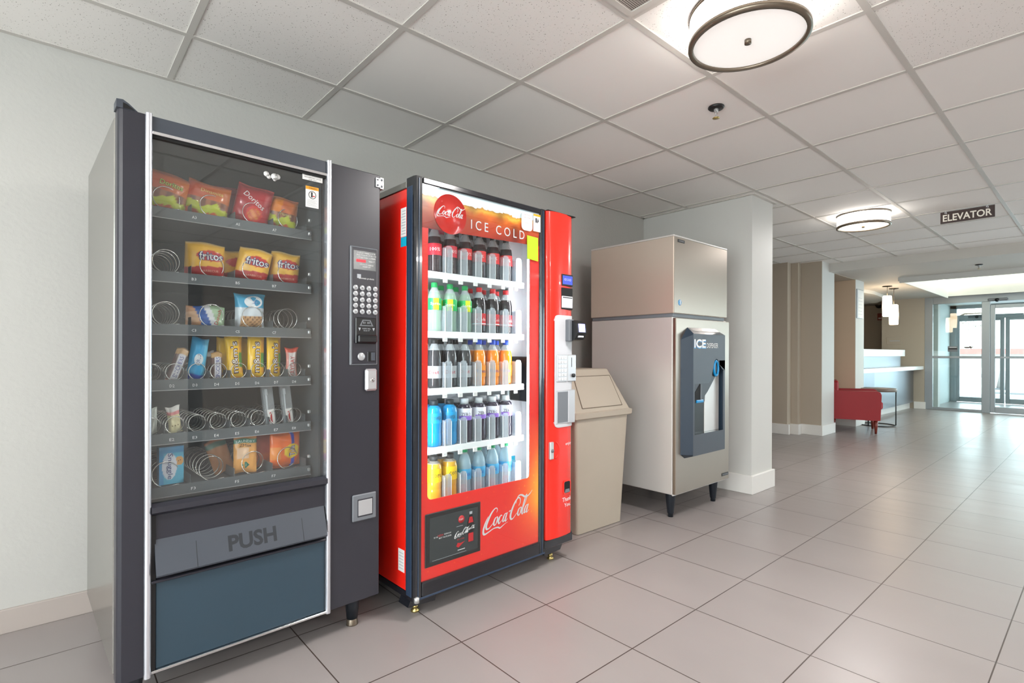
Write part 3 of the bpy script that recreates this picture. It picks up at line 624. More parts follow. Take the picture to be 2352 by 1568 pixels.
# ------------------------------------------------------------------ snacks (each a thing standing in its spiral)
SM = Matrix.Translation((.152, 1.94, 0)) @ Matrix.Rotation(rad(2.2), 4, 'Z')
def pack(name, label, cat, u, v, z, w, h, t, colfn, texts=(), tilt=0, lean=0, yaw=0, group=None, n=(26, 34), crimp=.07, flare=0, seed=0, smooth=True, box=False, waist=0):
    """a filled wrapper standing on its lower edge: front at -Y; colours are the print on it"""
    rnd = random.Random(seed + 11); ph = [rnd.uniform(0, 6) for _ in range(6)]
    def shape(s, q_):      # s,q in -1..1
        hw = w / 2
        ww = hw * (1 - waist * (1 - q_ * q_)) * (1 + flare * (q_ ** 4))
        if box: th = t / 2
        else:
            edge = max(0, (1 - abs(s) ** 3)) ** .6; vert = max(0, 1 - (abs(q_) / (1 - crimp)) ** 4) if abs(q_) < 1 - crimp else 0
            th = t / 2 * edge * vert ** .6
        wr = 0 if box else (math.sin(s * 5 + q_ * 4 + ph[0]) * math.sin(q_ * 7 + ph[1]) * .0016 + math.sin(s * 9 - q_ * 3 + ph[2]) * .0009)
        edgez = 0 if box else (.003 * math.sin(s * 3 + ph[3]) * abs(q_))
        return s * ww, -th - (wr if th > .001 else 0), h / 2 + q_ * h / 2 + edgez
    mb = MB(); nx, nz = n; vs = []; cs = []
    for side in (0, 1):
        for j in range(nz + 1):
            for i in range(nx + 1):
                s_, q_ = -1 + 2 * i / nx, -1 + 2 * j / nz
                x, y, zz = shape(s_, q_)
                if side: y = -y
                vs.append((x, y, zz)); cs.append(cc(*colfn((s_ + 1) / 2, (q_ + 1) / 2)))
    k = (nx + 1) * (nz + 1); fs = []
    for j in range(nz):
        for i in range(nx):
            a = j * (nx + 1) + i
            fs.append((a, a + 1, a + nx + 2, a + nx + 1)); fs.append((k + a, k + a + nx + 1, k + a + nx + 2, k + a + 1))
    for j in range(nz): a = j * (nx + 1); fs += [(a, a + nx + 1, k + a + nx + 1, k + a), (a + nx, k + a + nx, k + a + 2 * nx + 1, a + 2 * nx + 1)]
    for i in range(nx): a = i; fs.append((a, k + a, k + a + 1, a + 1)); a = nz * (nx + 1) + i; fs.append((a, a + 1, k + a + 1, k + a))
    mb.add(vs, fs, 'wrap', cs, smooth and not box)
    for (s_, hh, cu, cv, col, opt) in texts:      # cu, cv 0..1 on the face
        def fn(a, b_):
            uu = max(-1, min(1, (cu * 2 - 1) + a / (w / 2))); qq = max(-1, min(1, (cv * 2 - 1) + b_ / (h / 2)))
            x, y, zz = shape(uu, qq); return x, y - opt.get('off', .0013), zz
        o = {k_: v_ for k_, v_ in opt.items() if k_ in ('w', 'rot', 'shear', 'bold')}
        if s_ == 'DISC':
            vsd = [(0, 0)] + [(hh * math.cos(a_ * PI / 12) * opt.get('ax', 1), hh * math.sin(a_ * PI / 12)) for a_ in range(24)]
            mb.add([fn(*p) for p in vsd], [(0, 1 + a_, 1 + (a_ + 1) % 24) for a_ in range(24)], 'wrap', cc(*col))
        elif s_ == 'DIAMOND':
            mb.add([fn(0, 0), fn(hh, 0), fn(0, hh), fn(-hh, 0), fn(0, -hh)], [(0, 1, 2), (0, 2, 3), (0, 3, 4), (0, 4, 1)], 'wrap', cc(*col))
        else: mb.text(s_, hh, (0, 0, 0), 'wrap', fn=fn, col=cc(*col), res=2, **o)
    o = mb.build(name)
    o.matrix_world = SM @ Matrix.Translation((u, v + t * .35 + .004, z)) @ Matrix.Rotation(yaw, 4, 'Z') @ Matrix.Rotation(lean, 4, 'X') @ Matrix.Rotation(tilt, 4, 'Y')
    return tag(o, label, cat, group)

def lay(*st):   # horizontal bands: (top limit, colour)
    def f_(s, q_):
        for lim, c_ in st:
            if q_ <= lim: return c_
        return st[-1][1]
    return f_
def burger(s, q_):
    if q_ > .93 or q_ < .05: return (226, 120, 70)
    if q_ > .50: return (222, 84 + int(40 * s), 44)
    w_ = .06 * math.sin(s * 12) + .03 * math.sin(s * 29)
    if q_ > .36 + w_: return (132, 78, 50) if (int(s * 9) % 2) else (178, 112, 70)
    if q_ > .14 + w_ * .6: return (202, 212, 40)
    return (226, 106, 60)
YEL = (252, 232, 120)
pack('chip_bag', 'orange and lime chip bag at the left end of the top row', 'chip bag', .128, .150, 1.582, .150, .135, .05, burger, [('Doritos', .018, .62, .70, (70, 110, 30), {'w': .07, 'bold': .05}), ('Doritos', .0165, .62, .70, (225, 225, 90), {'w': .068, 'off': .0019})], tilt=.2, yaw=.0, seed=1)
pack('chip_bag', 'orange and lime chip bag, second from the left in the top row', 'chip bag', .268, .150, 1.582, .135, .125, .05, burger, [('Dinamita', .012, .55, .74, (240, 226, 130), {'w': .07})], tilt=.16, yaw=-.1, seed=2)
def dor(s, q_):
    d = math.hypot((s - .58) * 1.0, (q_ - .28) * 1.1)
    if q_ > .95 or q_ < .04: return (214, 60, 60)
    if d < .16: return (226, 130, 50) if (s + q_) % .2 < .12 else (210, 84, 40)
    if d < .23: return (226, 50, 44)
    return (178 + int(20 * s), 26, 40)
pack('chip_bag', 'dark red chip bag with white lettering in the top row', 'chip bag', .412, .148, 1.580, .122, .150, .052, dor, [('Doritos', .019, .52, .62, (245, 240, 240), {'w': .085, 'rot': -.55})], tilt=.20, yaw=-.25, seed=3)
pack('chip_bag', 'red chip bag half hidden behind the dark red bag of the top row', 'chip bag', .375, .205, 1.582, .125, .140, .045, lay((1, (150, 34, 40))), tilt=0, yaw=.1, seed=4)
def ft(s, q_):
    if q_ > .5 and s < .42 + (q_ - .5) * .2: return (246, 140, 20)
    return burger(s, q_)
pack('chip_bag', 'orange and lime chip bag at the right end of the top row', 'chip bag', .528, .148, 1.582, .105, .125, .05, ft, [('Flamas', .010, .62, .46, (240, 226, 150), {'w': .04})], tilt=.12, yaw=-.3, seed=5)
def fritos(s, q_):
    if q_ < .30 + .10 * (s - .3): return (190, 34, 36) if q_ > .04 else (214, 60, 40)
    d = math.hypot((s - .62) / .36, (q_ - .62) / .15)
    if d < 1: return (206, 44, 38)
    return (246, 190, 70) if q_ < .96 else (235, 205, 140)
FT = lambda r_=.05: [('fritos', .030, .62, .62, (62, 62, 120), {'w': .080, 'rot': r_, 'bold': .06}), ('fritos', .027, .62, .62, (250, 246, 240), {'w': .074, 'rot': r_, 'off': .0019}), ('BARBECUE', .0075, .60, .20, (240, 180, 160), {'w': .055, 'rot': .12})]
pack('corn_chip_bag', 'wide yellow and red corn chip bag, leftmost of the second row', 'chip bag', .268, .150, 1.368, .124, .126, .052, fritos, FT(), tilt=.03, yaw=-.05, seed=6)
pack('corn_chip_bag', 'yellow and red corn chip bag in the middle of the second row', 'chip bag', .417, .150, 1.368, .112, .128, .052, fritos, FT(.02), tilt=.20, yaw=-.35, seed=7)
pack('corn_chip_bag', 'yellow and red corn chip bag at the right end of the second row', 'chip bag', .541, .150, 1.368, .104, .128, .052, fritos, FT(.02), tilt=.08, yaw=-.3, seed=8)
pack('corn_chip_bag', 'corn chip bag peeking out behind the middle bag of the second row', 'chip bag', .375, .215, 1.368, .115, .122, .045, fritos, (), tilt=-.02, yaw=.15, seed=9)
pack('corn_chip_bag', 'corn chip bag peeking out behind the right-hand bag of the second row', 'chip bag', .500, .215, 1.368, .12, .125, .045, fritos, (), tilt=.0, yaw=.1, seed=10)
def danish(s, q_):
    k = s + q_ * .25
    if k < .42: return (214, 160, 120) if math.hypot(s - .2, (q_ - .5)) > .25 else (230, 186, 150)
    if k < .66: return (52, 104, 186)
    if k < .82: return (238, 240, 244)
    return (176, 206, 170)
pack('pastry_pack', 'small wrapped pastry with blue stripe and red lettering, third row', 'pastry', .270, .150, 1.193, .122, .078, .036, danish, [('Danish', .012, .80, .5, (206, 40, 50), {'w': .055, 'rot': 1.35})], tilt=.02, seed=12)
def cookie(s, q_):
    if q_ > .60: return (64, 170, 214) if q_ < .93 else (84, 186, 226)
    if q_ > .36: return (226, 234, 242)
    if .15 < s < .85:
        k = math.sin(s * 40) * math.sin(q_ * 52)
        return (120, 76, 48) if k > .35 else (206, 160, 112)
    return (222, 230, 240)
pack('cookie_bag', 'blue and white bag of small brown cookies, third row', 'cookie bag', .418, .148, 1.193, .104, .132, .05, cookie, [('DISC', .022, .55, .77, (240, 244, 248), {'ax': 1.5}), ('mini', .009, .55, .80, (40, 110, 180), {'w': .024, 'off': .0016}), ('cookies', .008, .55, .74, (40, 110, 180), {'w': .036, 'off': .0016})], yaw=.1, flare=.12, seed=13)
def snick(s, q_):
    if q_ > .82: return (202, 160, 104)
    if q_ < .06: return (196, 130, 110)
    return (232, 232, 240) if .30 < s < .86 else (96, 62, 58)
SNK = [('SNICKERS', .013, .58, .44, (44, 54, 150), {'w': .074, 'rot': PI / 2})]
pack('chocolate_bar', 'brown and white chocolate bar leaning to the right at the left of the fourth row', 'chocolate bar', .166, .148, 1.008, .038, .118, .018, snick, SNK, tilt=.32, seed=14, n=(12, 30))
def blue(s, q_):
    if q_ < .14: return (70, 90, 190)
    return (54, 170, 226) if (s < .75) else (92, 196, 236)
pack('snack_bar', 'bright blue wrapped snack bar between two chocolate bars, fourth row', 'snack bar', .236, .146, 1.008, .054, .150, .030, blue, [('DISC', .020, .5, .5, (232, 240, 246), {'ax': .7}), ('OREO', .012, .5, .5, (24, 60, 150), {'w': .034, 'rot': PI / 2, 'off': .0016})], tilt=.13, seed=15, n=(14, 30))
pack('chocolate_bar', 'upright brown and white chocolate bar right of the blue bar, fourth row', 'chocolate bar', .304, .146, 1.008, .036, .100, .018, snick, SNK, tilt=.0, seed=16, n=(12, 30))
def mms(s, q_):
    if s > .74 and .15 < q_ < .95: return (236, 168, 40) if q_ > .6 or q_ < .3 else (88, 150, 60)
    return (252, 200, 20) if q_ > .04 else (240, 150, 40)
MMT = [('m&m\'s', .027, .47, .50, (92, 54, 42), {'w': .118, 'rot': PI / 2, 'bold': .05}), ('m&m\'s', .022, .47, .50, (240, 232, 224), {'w': .110, 'rot': PI / 2, 'off': .0019})]
for i, (u, tl, s_) in enumerate(((.367, -.05, 'leftmost of the three yellow candy bags, twisted'), (.437, 0, 'middle one of the three yellow candy bags'), (.501, .0, 'rightmost of the three yellow candy bags, beside the red and white bar'))):
    pack('candy_bag', s_ + ', fourth row', 'candy bag', u, .146, 1.008, .060, .160, .024, mms, MMT, tilt=tl, yaw=(-.05, .0, .25)[i], seed=17 + i, n=(14, 30), waist=(.18, .05, .08)[i])
pack('candy_bag', 'yellow candy bag standing behind the leftmost yellow bag, fourth row', 'candy bag', .345, .20, 1.008, .055, .155, .02, mms, (), seed=21, n=(10, 20))
pack('candy_bag', 'yellow candy bag standing behind the middle yellow bag, fourth row', 'candy bag', .410, .20, 1.008, .055, .152, .02, mms, (), seed=22, n=(10, 20))
pack('chocolate_bar', 'dark chocolate bar behind the upright brown and white bar, fourth row', 'chocolate bar', .288, .175, 1.008, .03, .104, .016, lay((.8, (86, 56, 54)), (1, (190, 188, 190))), seed=23, n=(10, 20))
def payday(s, q_):
    if q_ > .84: return (238, 84, 60)
    return (240, 226, 224) if .15 < s < .85 else (226, 140, 130)
pack('candy_bar', 'red and white candy bar with flared red top, right end of fourth row', 'candy bar', .568, .146, 1.008, .042, .118, .022, payday, [('PAYDAY', .016, .5, .40, (206, 44, 52), {'w': .078, 'rot': PI / 2})], flare=.35, waist=.05, seed=24, n=(14, 30))
def cream(s, q_):
    if q_ > .82: return (236, 232, 228)
    if q_ > .68: return (230, 140, 140)
    return (238, 228, 178)
pack('toiletry_pack', 'cream and white toiletry pouch with pink band, fifth row', 'toiletry pouch', .180, .146, .832, .036, .092, .016, cream, [('- - -', .004, .5, .3, (150, 130, 80), {'w': .02})], tilt=-.12, flare=.25, seed=25, n=(12, 24))
pack('toiletry_pack', 'pale toiletry pouch cut by the left frame, fifth row', 'toiletry pouch', .108, .148, .832, .036, .090, .016, lay((1, (216, 222, 214))), tilt=.0, seed=26, n=(10, 20))
for i, (u, tl, lb) in enumerate(((.489, -.12, 'clear plastic toothbrush box with red label, left one of the pair in the fifth row'), (.556, -.12, 'clear plastic toothbrush box with red mark, right one of the pair in the fifth row'))):
    t = thing('toothbrush_box', lb, 'toothbrush box', (0, 0, 0), 0)
    t.matrix_world = SM @ Matrix.Translation((u, .150, .832)) @ Matrix.Rotation(tl, 4, 'Y')
    q = MB(); q.box(-.019, .019, -.012, .012, 0, .150, 'clear', .003); q.build('case', t)
    q = MB(); q.box(-.011, .013, -.0135, -.0125, .006, .060, 'paper'); q.box(-.003, .004, -.0142, -.0134, .010, .050, 'txt_r'); q.box(-.010, .0, -.0142, -.0134, .016, .024, 'txt_r'); q.build('card_label', t)
    q = MB(); q.tube([(-.004, 0, .01), (-.005, 0, .07), (-.003, 0, .138)], .003, 'white'); q.box(-.007, .001, -.005, .005, .115, .138, 'white', .001); q.build('toothbrush', t)
def snug(s, q_):
    d = math.hypot((s - .42) / .30, (q_ - .48) / .36)
    if d < 1: return (226, 232, 244)
    if math.hypot((s - .82) / .18, (q_ - .60) / .12) < 1: return (226, 170, 96)
    return (60, 160, 216) if q_ > .82 or s < .2 else (84, 190, 226)
pack('fabric_softener_box', 'light blue softener box with vertical dark lettering, bottom row left', 'softener box', .166, .150, .662, .072, .126, .030, snug, [('Snuggle', .019, .42, .48, (30, 50, 130), {'w': .086, 'rot': -PI / 2}), ('DISC', .0015, .78, .6, (60, 30, 20), {}), ('DISC', .0015, .86, .62, (60, 30, 20), {})], box=True, tilt=.0, yaw=.05, seed=27, n=(30, 44))
def dry(s, q_):
    if .80 < q_ < .92: return (50, 134, 110)
    if q_ > .92: return (226, 158, 100)
    if .15 < s < .62 and .40 < q_ < .70: return (246, 206, 170)
    return (246, 176, 92)
pack('dryer_sheet_pack', 'orange-tan pack with green band and green diamond, bottom row', 'dryer sheet pack', .402, .150, .662, .078, .136, .022, dry, [('LAUNDRY', .009, .5, .86, (226, 240, 234), {'w': .062}), ('ZMax', .010, .48, .75, (70, 60, 40), {'w': .04}), ('DIAMOND', .013, .5, .22, (30, 130, 104), {}), ('J', .010, .5, .22, (236, 240, 236), {'off': .0016})], seed=28, yaw=-.1)
pack('dryer_sheet_pack', 'dull orange pack leaning behind the one with the green band, bottom row', 'dryer sheet pack', .352, .215, .662, .07, .130, .02, lay((.75, (190, 130, 84)), (.9, (70, 120, 104)), (1, (190, 120, 84))), tilt=-.3, seed=29, n=(12, 20))
def tide(s, q_):
    d = math.hypot((s - .66) / .26, (q_ - .46) / .20)
    if d < 1: return (252, 214, 20) if d > .55 else (250, 190, 20)
    if .62 < s < .76: return (30, 70, 200)
    if s < .30 and .25 < q_ < .60: return (250, 150, 60)
    return (252, 112, 14)
pack('detergent_pouch', 'bright orange detergent pouch with yellow circle and blue stripe, bottom row right', 'detergent pouch', .548, .148, .662, .118, .135, .040, tide, [('Tide', .024, .66, .46, (26, 56, 190), {'w': .040, 'rot': PI / 2}), ('Tide', .018, .66, .46, (232, 236, 244), {'w': .034, 'rot': PI / 2, 'off': .0019})], yaw=.1, seed=30)
pack('detergent_pouch', 'dull orange detergent pouch behind the bright one, bottom row', 'detergent pouch', .485, .215, .662, .09, .125, .03, lay((.4, (226, 110, 60)), (1, (214, 96, 70))), yaw=-.05, seed=31, n=(14, 20))
for o in C.objects:
    if o.get('category') in ('chip bag', 'candy bag', 'chocolate bar', 'dryer sheet pack', 'detergent pouch', 'toiletry pouch', 'toothbrush box'):
        o['group'] = {'chip bag': 'chip bags', 'candy bag': 'yellow candy bags', 'chocolate bar': 'chocolate bars', 'dryer sheet pack': 'dryer sheet packs', 'detergent pouch': 'detergent pouches', 'toiletry pouch': 'toiletry pouches', 'toothbrush box': 'toothbrush boxes'}[o['category']] + ' in the snack machine'
        if 'corn chip' in o['label']: o['group'] = 'corn chip bags in the snack machine'

# ------------------------------------------------------------------ flowing script wordmark, drawn as pen strokes
def cr(pts, n=8):
    out = []; P = [pts[0]] + list(pts) + [pts[-1]]
    for i in range(1, len(P) - 2):
        for k in range(n):
            t = k / n; a, b_, c_, d = P[i - 1], P[i], P[i + 1], P[i + 2]
            out.append(tuple(.5 * (2 * b_[j] + (c_[j] - a[j]) * t + (2 * a[j] - 5 * b_[j] + 4 * c_[j] - d[j]) * t * t + (3 * b_[j] - a[j] - 3 * c_[j] + d[j]) * t ** 3) for j in range(3)))
    out.append(tuple(pts[-1])); return out
# x, y, half pen width
STROKES = [
 # first capital with its long under-swash
 [(.74, .64, .012), (.78, .74, .02), (.70, .86, .02), (.56, .86, .03), (.38, .70, .05), (.22, .42, .062), (.15, .16, .058), (.20, .0, .045), (.34, -.03, .03), (.50, .06, .022), (.60, .16, .014)],
 [(.20, .60, .012), (.08, .40, .03), (.00, .10, .05), (.02, -.14, .05), (.14, -.24, .042), (.40, -.20, .03), (.70, -.13, .024), (1.0, -.16, .03), (1.16, -.24, .03), (1.30, -.20, .026), (1.52, -.12, .012), (1.68, -.10, .006)],
 [(.80, .40, .014), (.70, .34, .042), (.65, .16, .05), (.72, .02, .03), (.82, .06, .026), (.89, .24, .046), (.86, .38, .03), (.80, .40, .012)],
 [(1.18, .34, .02), (1.12, .40, .02), (1.03, .33, .042), (.98, .15, .05), (1.04, .01, .03), (1.14, .06, .018), (1.22, .14, .010)],
 [(1.50, .36, .014), (1.42, .40, .02), (1.33, .30, .042), (1.29, .12, .046), (1.34, .01, .026), (1.43, .10, .02), (1.50, .28, .018)],
 [(1.54, .42, .03), (1.48, .20, .048), (1.47, .04, .04), (1.53, .0, .026), (1.62, .10, .012)],
 [(1.66, .40, .024), (1.72, .44, .028), (1.78, .42, .014)],
 # second capital, its loop running over the last letters
 [(2.34, .52, .012), (2.42, .66, .022), (2.38, .86, .024), (2.24, .96, .03), (2.04, .82, .046), (1.88, .50, .06), (1.82, .20, .06), (1.88, .0, .044), (2.02, -.04, .03), (2.16, .06, .02), (2.26, .18, .012)],
 [(2.10, .70, .014), (2.12, .90, .022), (2.24, 1.06, .03), (2.46, 1.04, .036), (2.70, .90, .040), (2.92, .86, .034), (3.12, .96, .024), (3.24, 1.10, .010)],
 [(2.50, .40, .014), (2.40, .34, .042), (2.35, .16, .05), (2.42, .02, .03), (2.52, .06, .026), (2.59, .24, .046), (2.56, .38, .03), (2.50, .40, .012)],
 [(2.66, .20, .012), (2.80, .50, .022), (2.88, .82, .03), (2.84, .98, .018), (2.77, .84, .036), (2.70, .44, .05), (2.68, .10, .046), (2.74, .0, .028), (2.82, .08, .014)],
 [(3.06, .36, .014), (2.98, .40, .02), (2.89, .30, .042), (2.85, .12, .046), (2.90, .01, .026), (2.99, .10, .02), (3.06, .28, .018)],
 [(3.10, .42, .03), (3.04, .20, .048), (3.03, .04, .04), (3.09, .0, .026), (3.20, .10, .012)],
]
def wordmark(mb, x0, z0, w, y, m, rise=0.0, slant=.22, hk=1.0, fat=1.0):
    """script wordmark on a plane facing -Y; x0,z0 the lower left of its baseline, w its width"""
    k = w / 3.3; d = 0
    for st in STROKES:
        p = cr(st); vs = []; d += .00002
        for i in range(len(p)):
            a = p[max(0, i - 1)]; c_ = p[min(len(p) - 1, i + 1)]; tx, ty = c_[0] - a[0], c_[1] - a[1]; l = math.hypot(tx, ty) or 1
            hw = p[i][2] * fat
            for s_ in (-1, 1):
                px, py = p[i][0] - s_ * ty / l * hw, p[i][1] + s_ * tx / l * hw
                px += slant * (py) - .05
                vs.append((x0 + px * k, y - d, z0 + py * k * hk + rise * px * k))
        mb.add(vs, [(2 * i, 2 * i + 2, 2 * i + 3, 2 * i + 1) for i in range(len(p) - 1)], m)

# ================================================================== drink machine
DL = (1.132, 1.885, 0); DR = rad(1.5)
D = thing('drink_vending_machine', 'red glass-front bottled drink vending machine between the charcoal machine and the bin', 'vending machine', DL, DR)
DM = Matrix.Translation(DL) @ Matrix.Rotation(DR, 4, 'Z')
def dp(mb, name, parent=None): return mb.build(name, parent or D)
q = MB()
q.box(.0, .02, .072, .82, .105, 1.80, 'red', .003); q.box(.02, .985, .80, .82, .105, 1.80, 'black'); q.box(.965, .985, .11, .80, .105, 1.80, 'red')
q.box(.02, .965, .08, .80, 1.80, 1.822, 'black'); q.box(.02, .965, .08, .80, .105, .43, 'black')
dp(q, 'cabinet')
q = MB(); q.box(-.004, .99, .07, .83, 1.800, 1.828, 'side_grey', .002); q.box(.05, .99, .02, .8, 1.826, 1.842, 'black'); dp(q, 'top_cover')
q = MB()
q.box(.02, .026, .075, .79, .43, 1.80, 'liner_w'); q.box(.80, .806, .075, .79, .43, 1.80, 'liner_w'); q.box(.026, .80, .785, .79, .43, 1.80, 'liner_w'); q.box(.026, .80, .075, .785, 1.79, 1.80, 'liner_w'); q.box(.026, .80, .075, .785, .43, .436, 'liner_w')
q.box(.700, .80, .20, .21, .436, 1.79, 'liner_w')
dp(q, 'cabinet_liner')
q = MB()      # black base pan and corner brackets
q.box(.0, .99, .05, .80, .075, .105, 'black_gloss', .003)
q.prism([(.02, .10), (-.005, .045), (.13, .035), (.15, .10)], .045, .12, 'black_gloss'); q.prism([(.80, .10), (.82, .048), (.94, .052), (.97, .10)], .045, .12, 'black_gloss')
q.box(.02, .14, .66, .74, .045, .10, 'black_gloss'); q.box(.82, .95, .66, .74, .045, .10, 'black_gloss')
base = dp(q, 'base_pan')
for fx, fy in ((.055, .085), (.905, .085), (.055, .70), (.905, .70)):
    q = MB(); q.lathe([(.0, .05), (.007, .05), (.007, .03), (.012, .028), (.013, .016), (.008, .012), (.018, .006), (.019, 0), (0, 0)], 'brass', 16, (fx, fy, 0)); q.build('foot', base)
# door frame
q = MB()
fr = [(-.004, .066), (-.004, .012), (.002, .0), (.028, -.002), (.034, .006), (.034, .066)]
q.prism(fr, .078, 1.838, 'black_gloss', 'xy')
q.prism([(.735, .066), (.735, .006), (.741, -.002), (.765, 0), (.776, .012), (.776, .066)], .085, 1.838, 'black_gloss', 'xy')
q.box(.034, .735, -.002, .066, 1.812, 1.838, 'black_gloss', .004); q.box(.034, .735, -.002, .066, .082, .152, 'black_gloss', .005)
q.box(.0, .034, .066, .072, .09, 1.83, 'gap'); q.box(.735, .77, .066, .072, .09, 1.83, 'gap'); q.box(.034, .735, .066, .072, .09, .43, 'gap'); q.box(.034, .735, .066, .072, 1.79, 1.83, 'gap')
door = dp(q, 'door_frame')
q = MB(); q.box(-.006, -.003, .020, .060, .095, 1.80, 'blue_seal', .001); q.box(.012, .016, -.004, .0, .09, 1.83, 'blue_seal', .001); q.box(.748, .753, -.004, .0, .09, 1.83, 'blue_seal', .001); q.box(.0, .77, -.004, .0, .086, .094, 'blue_seal', .001); q.build('gasket', door)
q = MB(); q.lathe([(.0, 0), (.011, 0), (.011, .02), (.004, .024), (0, .024)], 'hinge', 14, (.008, .0, .078)); q.build('hinge', door)
# printed front inside the glass, cut out around the window
U0, U1, V0, V1 = .067, .674, .486, 1.640
q = MB(); y = .012
hole = rrect(U0, U1, V0, V1, .022, 6, (0, 0, 1, 1)); n = len(hole)
q.prism([(.034, 1.632), (.734, 1.650), (.734, 1.813), (.034, 1.813)], y, y + .003, 'banner')
outer = []
def op(p):    # outer point matching a hole point
    a, c_ = p; return (.034 if a < (U0 + .03) else (.735 if a > U1 - .03 else a), (1.600 if c_ > V1 - .03 else (.152 if c_ < V0 + .03 else c_)))
vs = [(a, y, c_) for a, c_ in hole] + [(a, y + .003, c_) for a, c_ in hole]
q.box(.034, U0, y, y + .003, V0 + .022, 1.632, 'redprint'); q.box(U1, .735, y, y + .003, V0 + .022, 1.650, 'redprint'); q.box(.034, .735, y, y + .003, .152, V0, 'redprint')
for sx in (0, 1):
    cx = U0 + .022 if sx == 0 else U1 - .022; ex = U0 if sx == 0 else U1
    arc = [(cx + (-1 if sx == 0 else 1) * .022 * math.cos(PI / 2 * i / 8), V0 + .022 - .022 * math.sin(PI / 2 * i / 8)) for i in range(9)]
    q.prism([(ex, V0)] + arc, y, y + .003, 'redprint'); q.box(.034 if sx == 0 else U1, U0 if sx == 0 else .735, y, y + .003, V0, V0 + .022, 'redprint')
dp(q, 'printed_front')
q = MB(); q.lathe([(0, 0), (.0865, 0), (.0865, .002), (0, .002)], 'red', 64, (.182, .0095, 1.711), axis='y', cap=False); wordmark(q, .112, 1.703, .142, .0088, 'white', 0, .22, 1.0, 1.0); dp(q, 'round_logo')
q = MB(); q.text('I C E   C O L D', .042, (.463, .0100, 1.688), 'white', w=.335); dp(q, 'lettering')
q = MB(); wordmark(q, .378, .292, .300, .0100, 'white', .10, .22, 1.0, 1.1); dp(q, 'wordmark')
q = MB(); q.box(.053, .354, .006, .0115, .203, .429, 'black', .003); q.box(.075, .335, .005, .0065, .222, .410, 'screen')
y = .0046
q.lathe([(0, y), (.017, y), (.017, y + .0006)], 'txt_r', 28, (.242, 0, .372), axis='y', cap=False); q.text('PLAY', .008, (.242, y - .0004, .372), 'txt_w', w=.022, res=1)
bt = [(.278, .270), (.276, .300), (.280, .318), (.274, .345), (.282, .368), (.288, .380), (.288, .392), (.302, .392), (.302, .380), (.308, .368), (.316, .345), (.310, .318), (.314, .300), (.312, .270), (.306, .256), (.284, .256)]
q.prism([(.288, .384), (.302, .384), (.303, .396), (.287, .396)], y - .0004, y + .0005, 'txt_g')
q.prism(bt, y, y + .0006, 'black'); q.prism([(.281, .346), (.309, .346), (.303, .372), (.287, .372)], y - .0005, y, 'txt_r'); q.prism([(.281, .262), (.309, .262), (.309, .300), (.281, .300)], y - .0005, y, 'txt_r')
wordmark(q, .271, .318, .046, y - .0008, 'txt_w', 0, .2, 1, 1.3); wordmark(q, .206, .300, .078, y, 'txt_w', .1, .2, 1, 1.2)
q.text('ZERO SUGAR', .006, (.238, y, .286), 'txt_r', w=.04, res=1); q.prism([(.214, .258), (.226, .250), (.262, .272), (.238, .268), (.222, .272)], y, y + .0006, 'txt_r')
q.text('TRY THE', .006, (.106, y, .322), 'txt_w', w=.022, res=1); q.text('NEW', .009, (.131, y, .326), 'txt_r', w=.03, res=1); q.text('RECIPE NOW', .006, (.168, y, .327), 'txt_w', w=.036, res=1); q.text('BEST TASTE EVER', .006, (.155, y, .315), 'txt_w', w=.066, res=1)
q.box(.215, .250, y, y + .0006, .343, .3445, 'txt_g'); q.box(.222, .262, y, y + .0006, .238, .2405, 'txt_w'); q.box(.088, .270, y, y + .0006, .2255, .2265, 'txt_g')
dp(q, 'advert_screen')
q = MB(); q.box(.034, .735, .003, .0055, .152, 1.813, 'glass'); dp(q, 'door_glass')
q = MB(); q.prism(rrect(.603, .677, 1.712, 1.803, .02, 5), .0008, .0024, 'paper')
for k, (s_, w) in enumerate((('NOTICE', .035), ('exact change', .045), ('appreciated', .042), ('please', .025), ('no refunds', .04), ('thank you', .036))): q.text(s_, .007, (.640, .0004, 1.789 - .013 * k), ('txt_r', 'txt_r', 'txt_g', 'txt_r', 'txt_g', 'txt_g')[k], w=w, res=1)
dp(q, 'sticker')
q = MB(); q.box(.684, .734, .0008, .0024, 1.718, 1.804, 'paper'); q.box(.684, .734, .0004, .001, 1.794, 1.804, 'amber'); q.box(.698, .708, .0004, .001, 1.762, 1.785, 'txt_k', mx=None); q.prism([(.709, 1.758), (.722, 1.770), (.716, 1.788), (.711, 1.772)], .0004, .001, 'txt_k')
for k in range(6): q.box(.689, .728 - .003 * (k % 2), .0004, .001, 1.726 + .005 * k, 1.7275 + .005 * k, 'txt_g')
dp(q, 'sticker')
q = MB(); q.add([(.641, -.0005, 1.575), (.717, -.0005, 1.569), (.7175, .0015, 1.687), (.641, .0015, 1.690)], [(0, 1, 2, 3)], 'lime'); q.add([(.641, .0005, 1.575), (.717, .0005, 1.569), (.7175, .0022, 1.687), (.641, .0022, 1.690)], [(3, 2, 1, 0)], 'lime'); dp(q, 'paper_note')
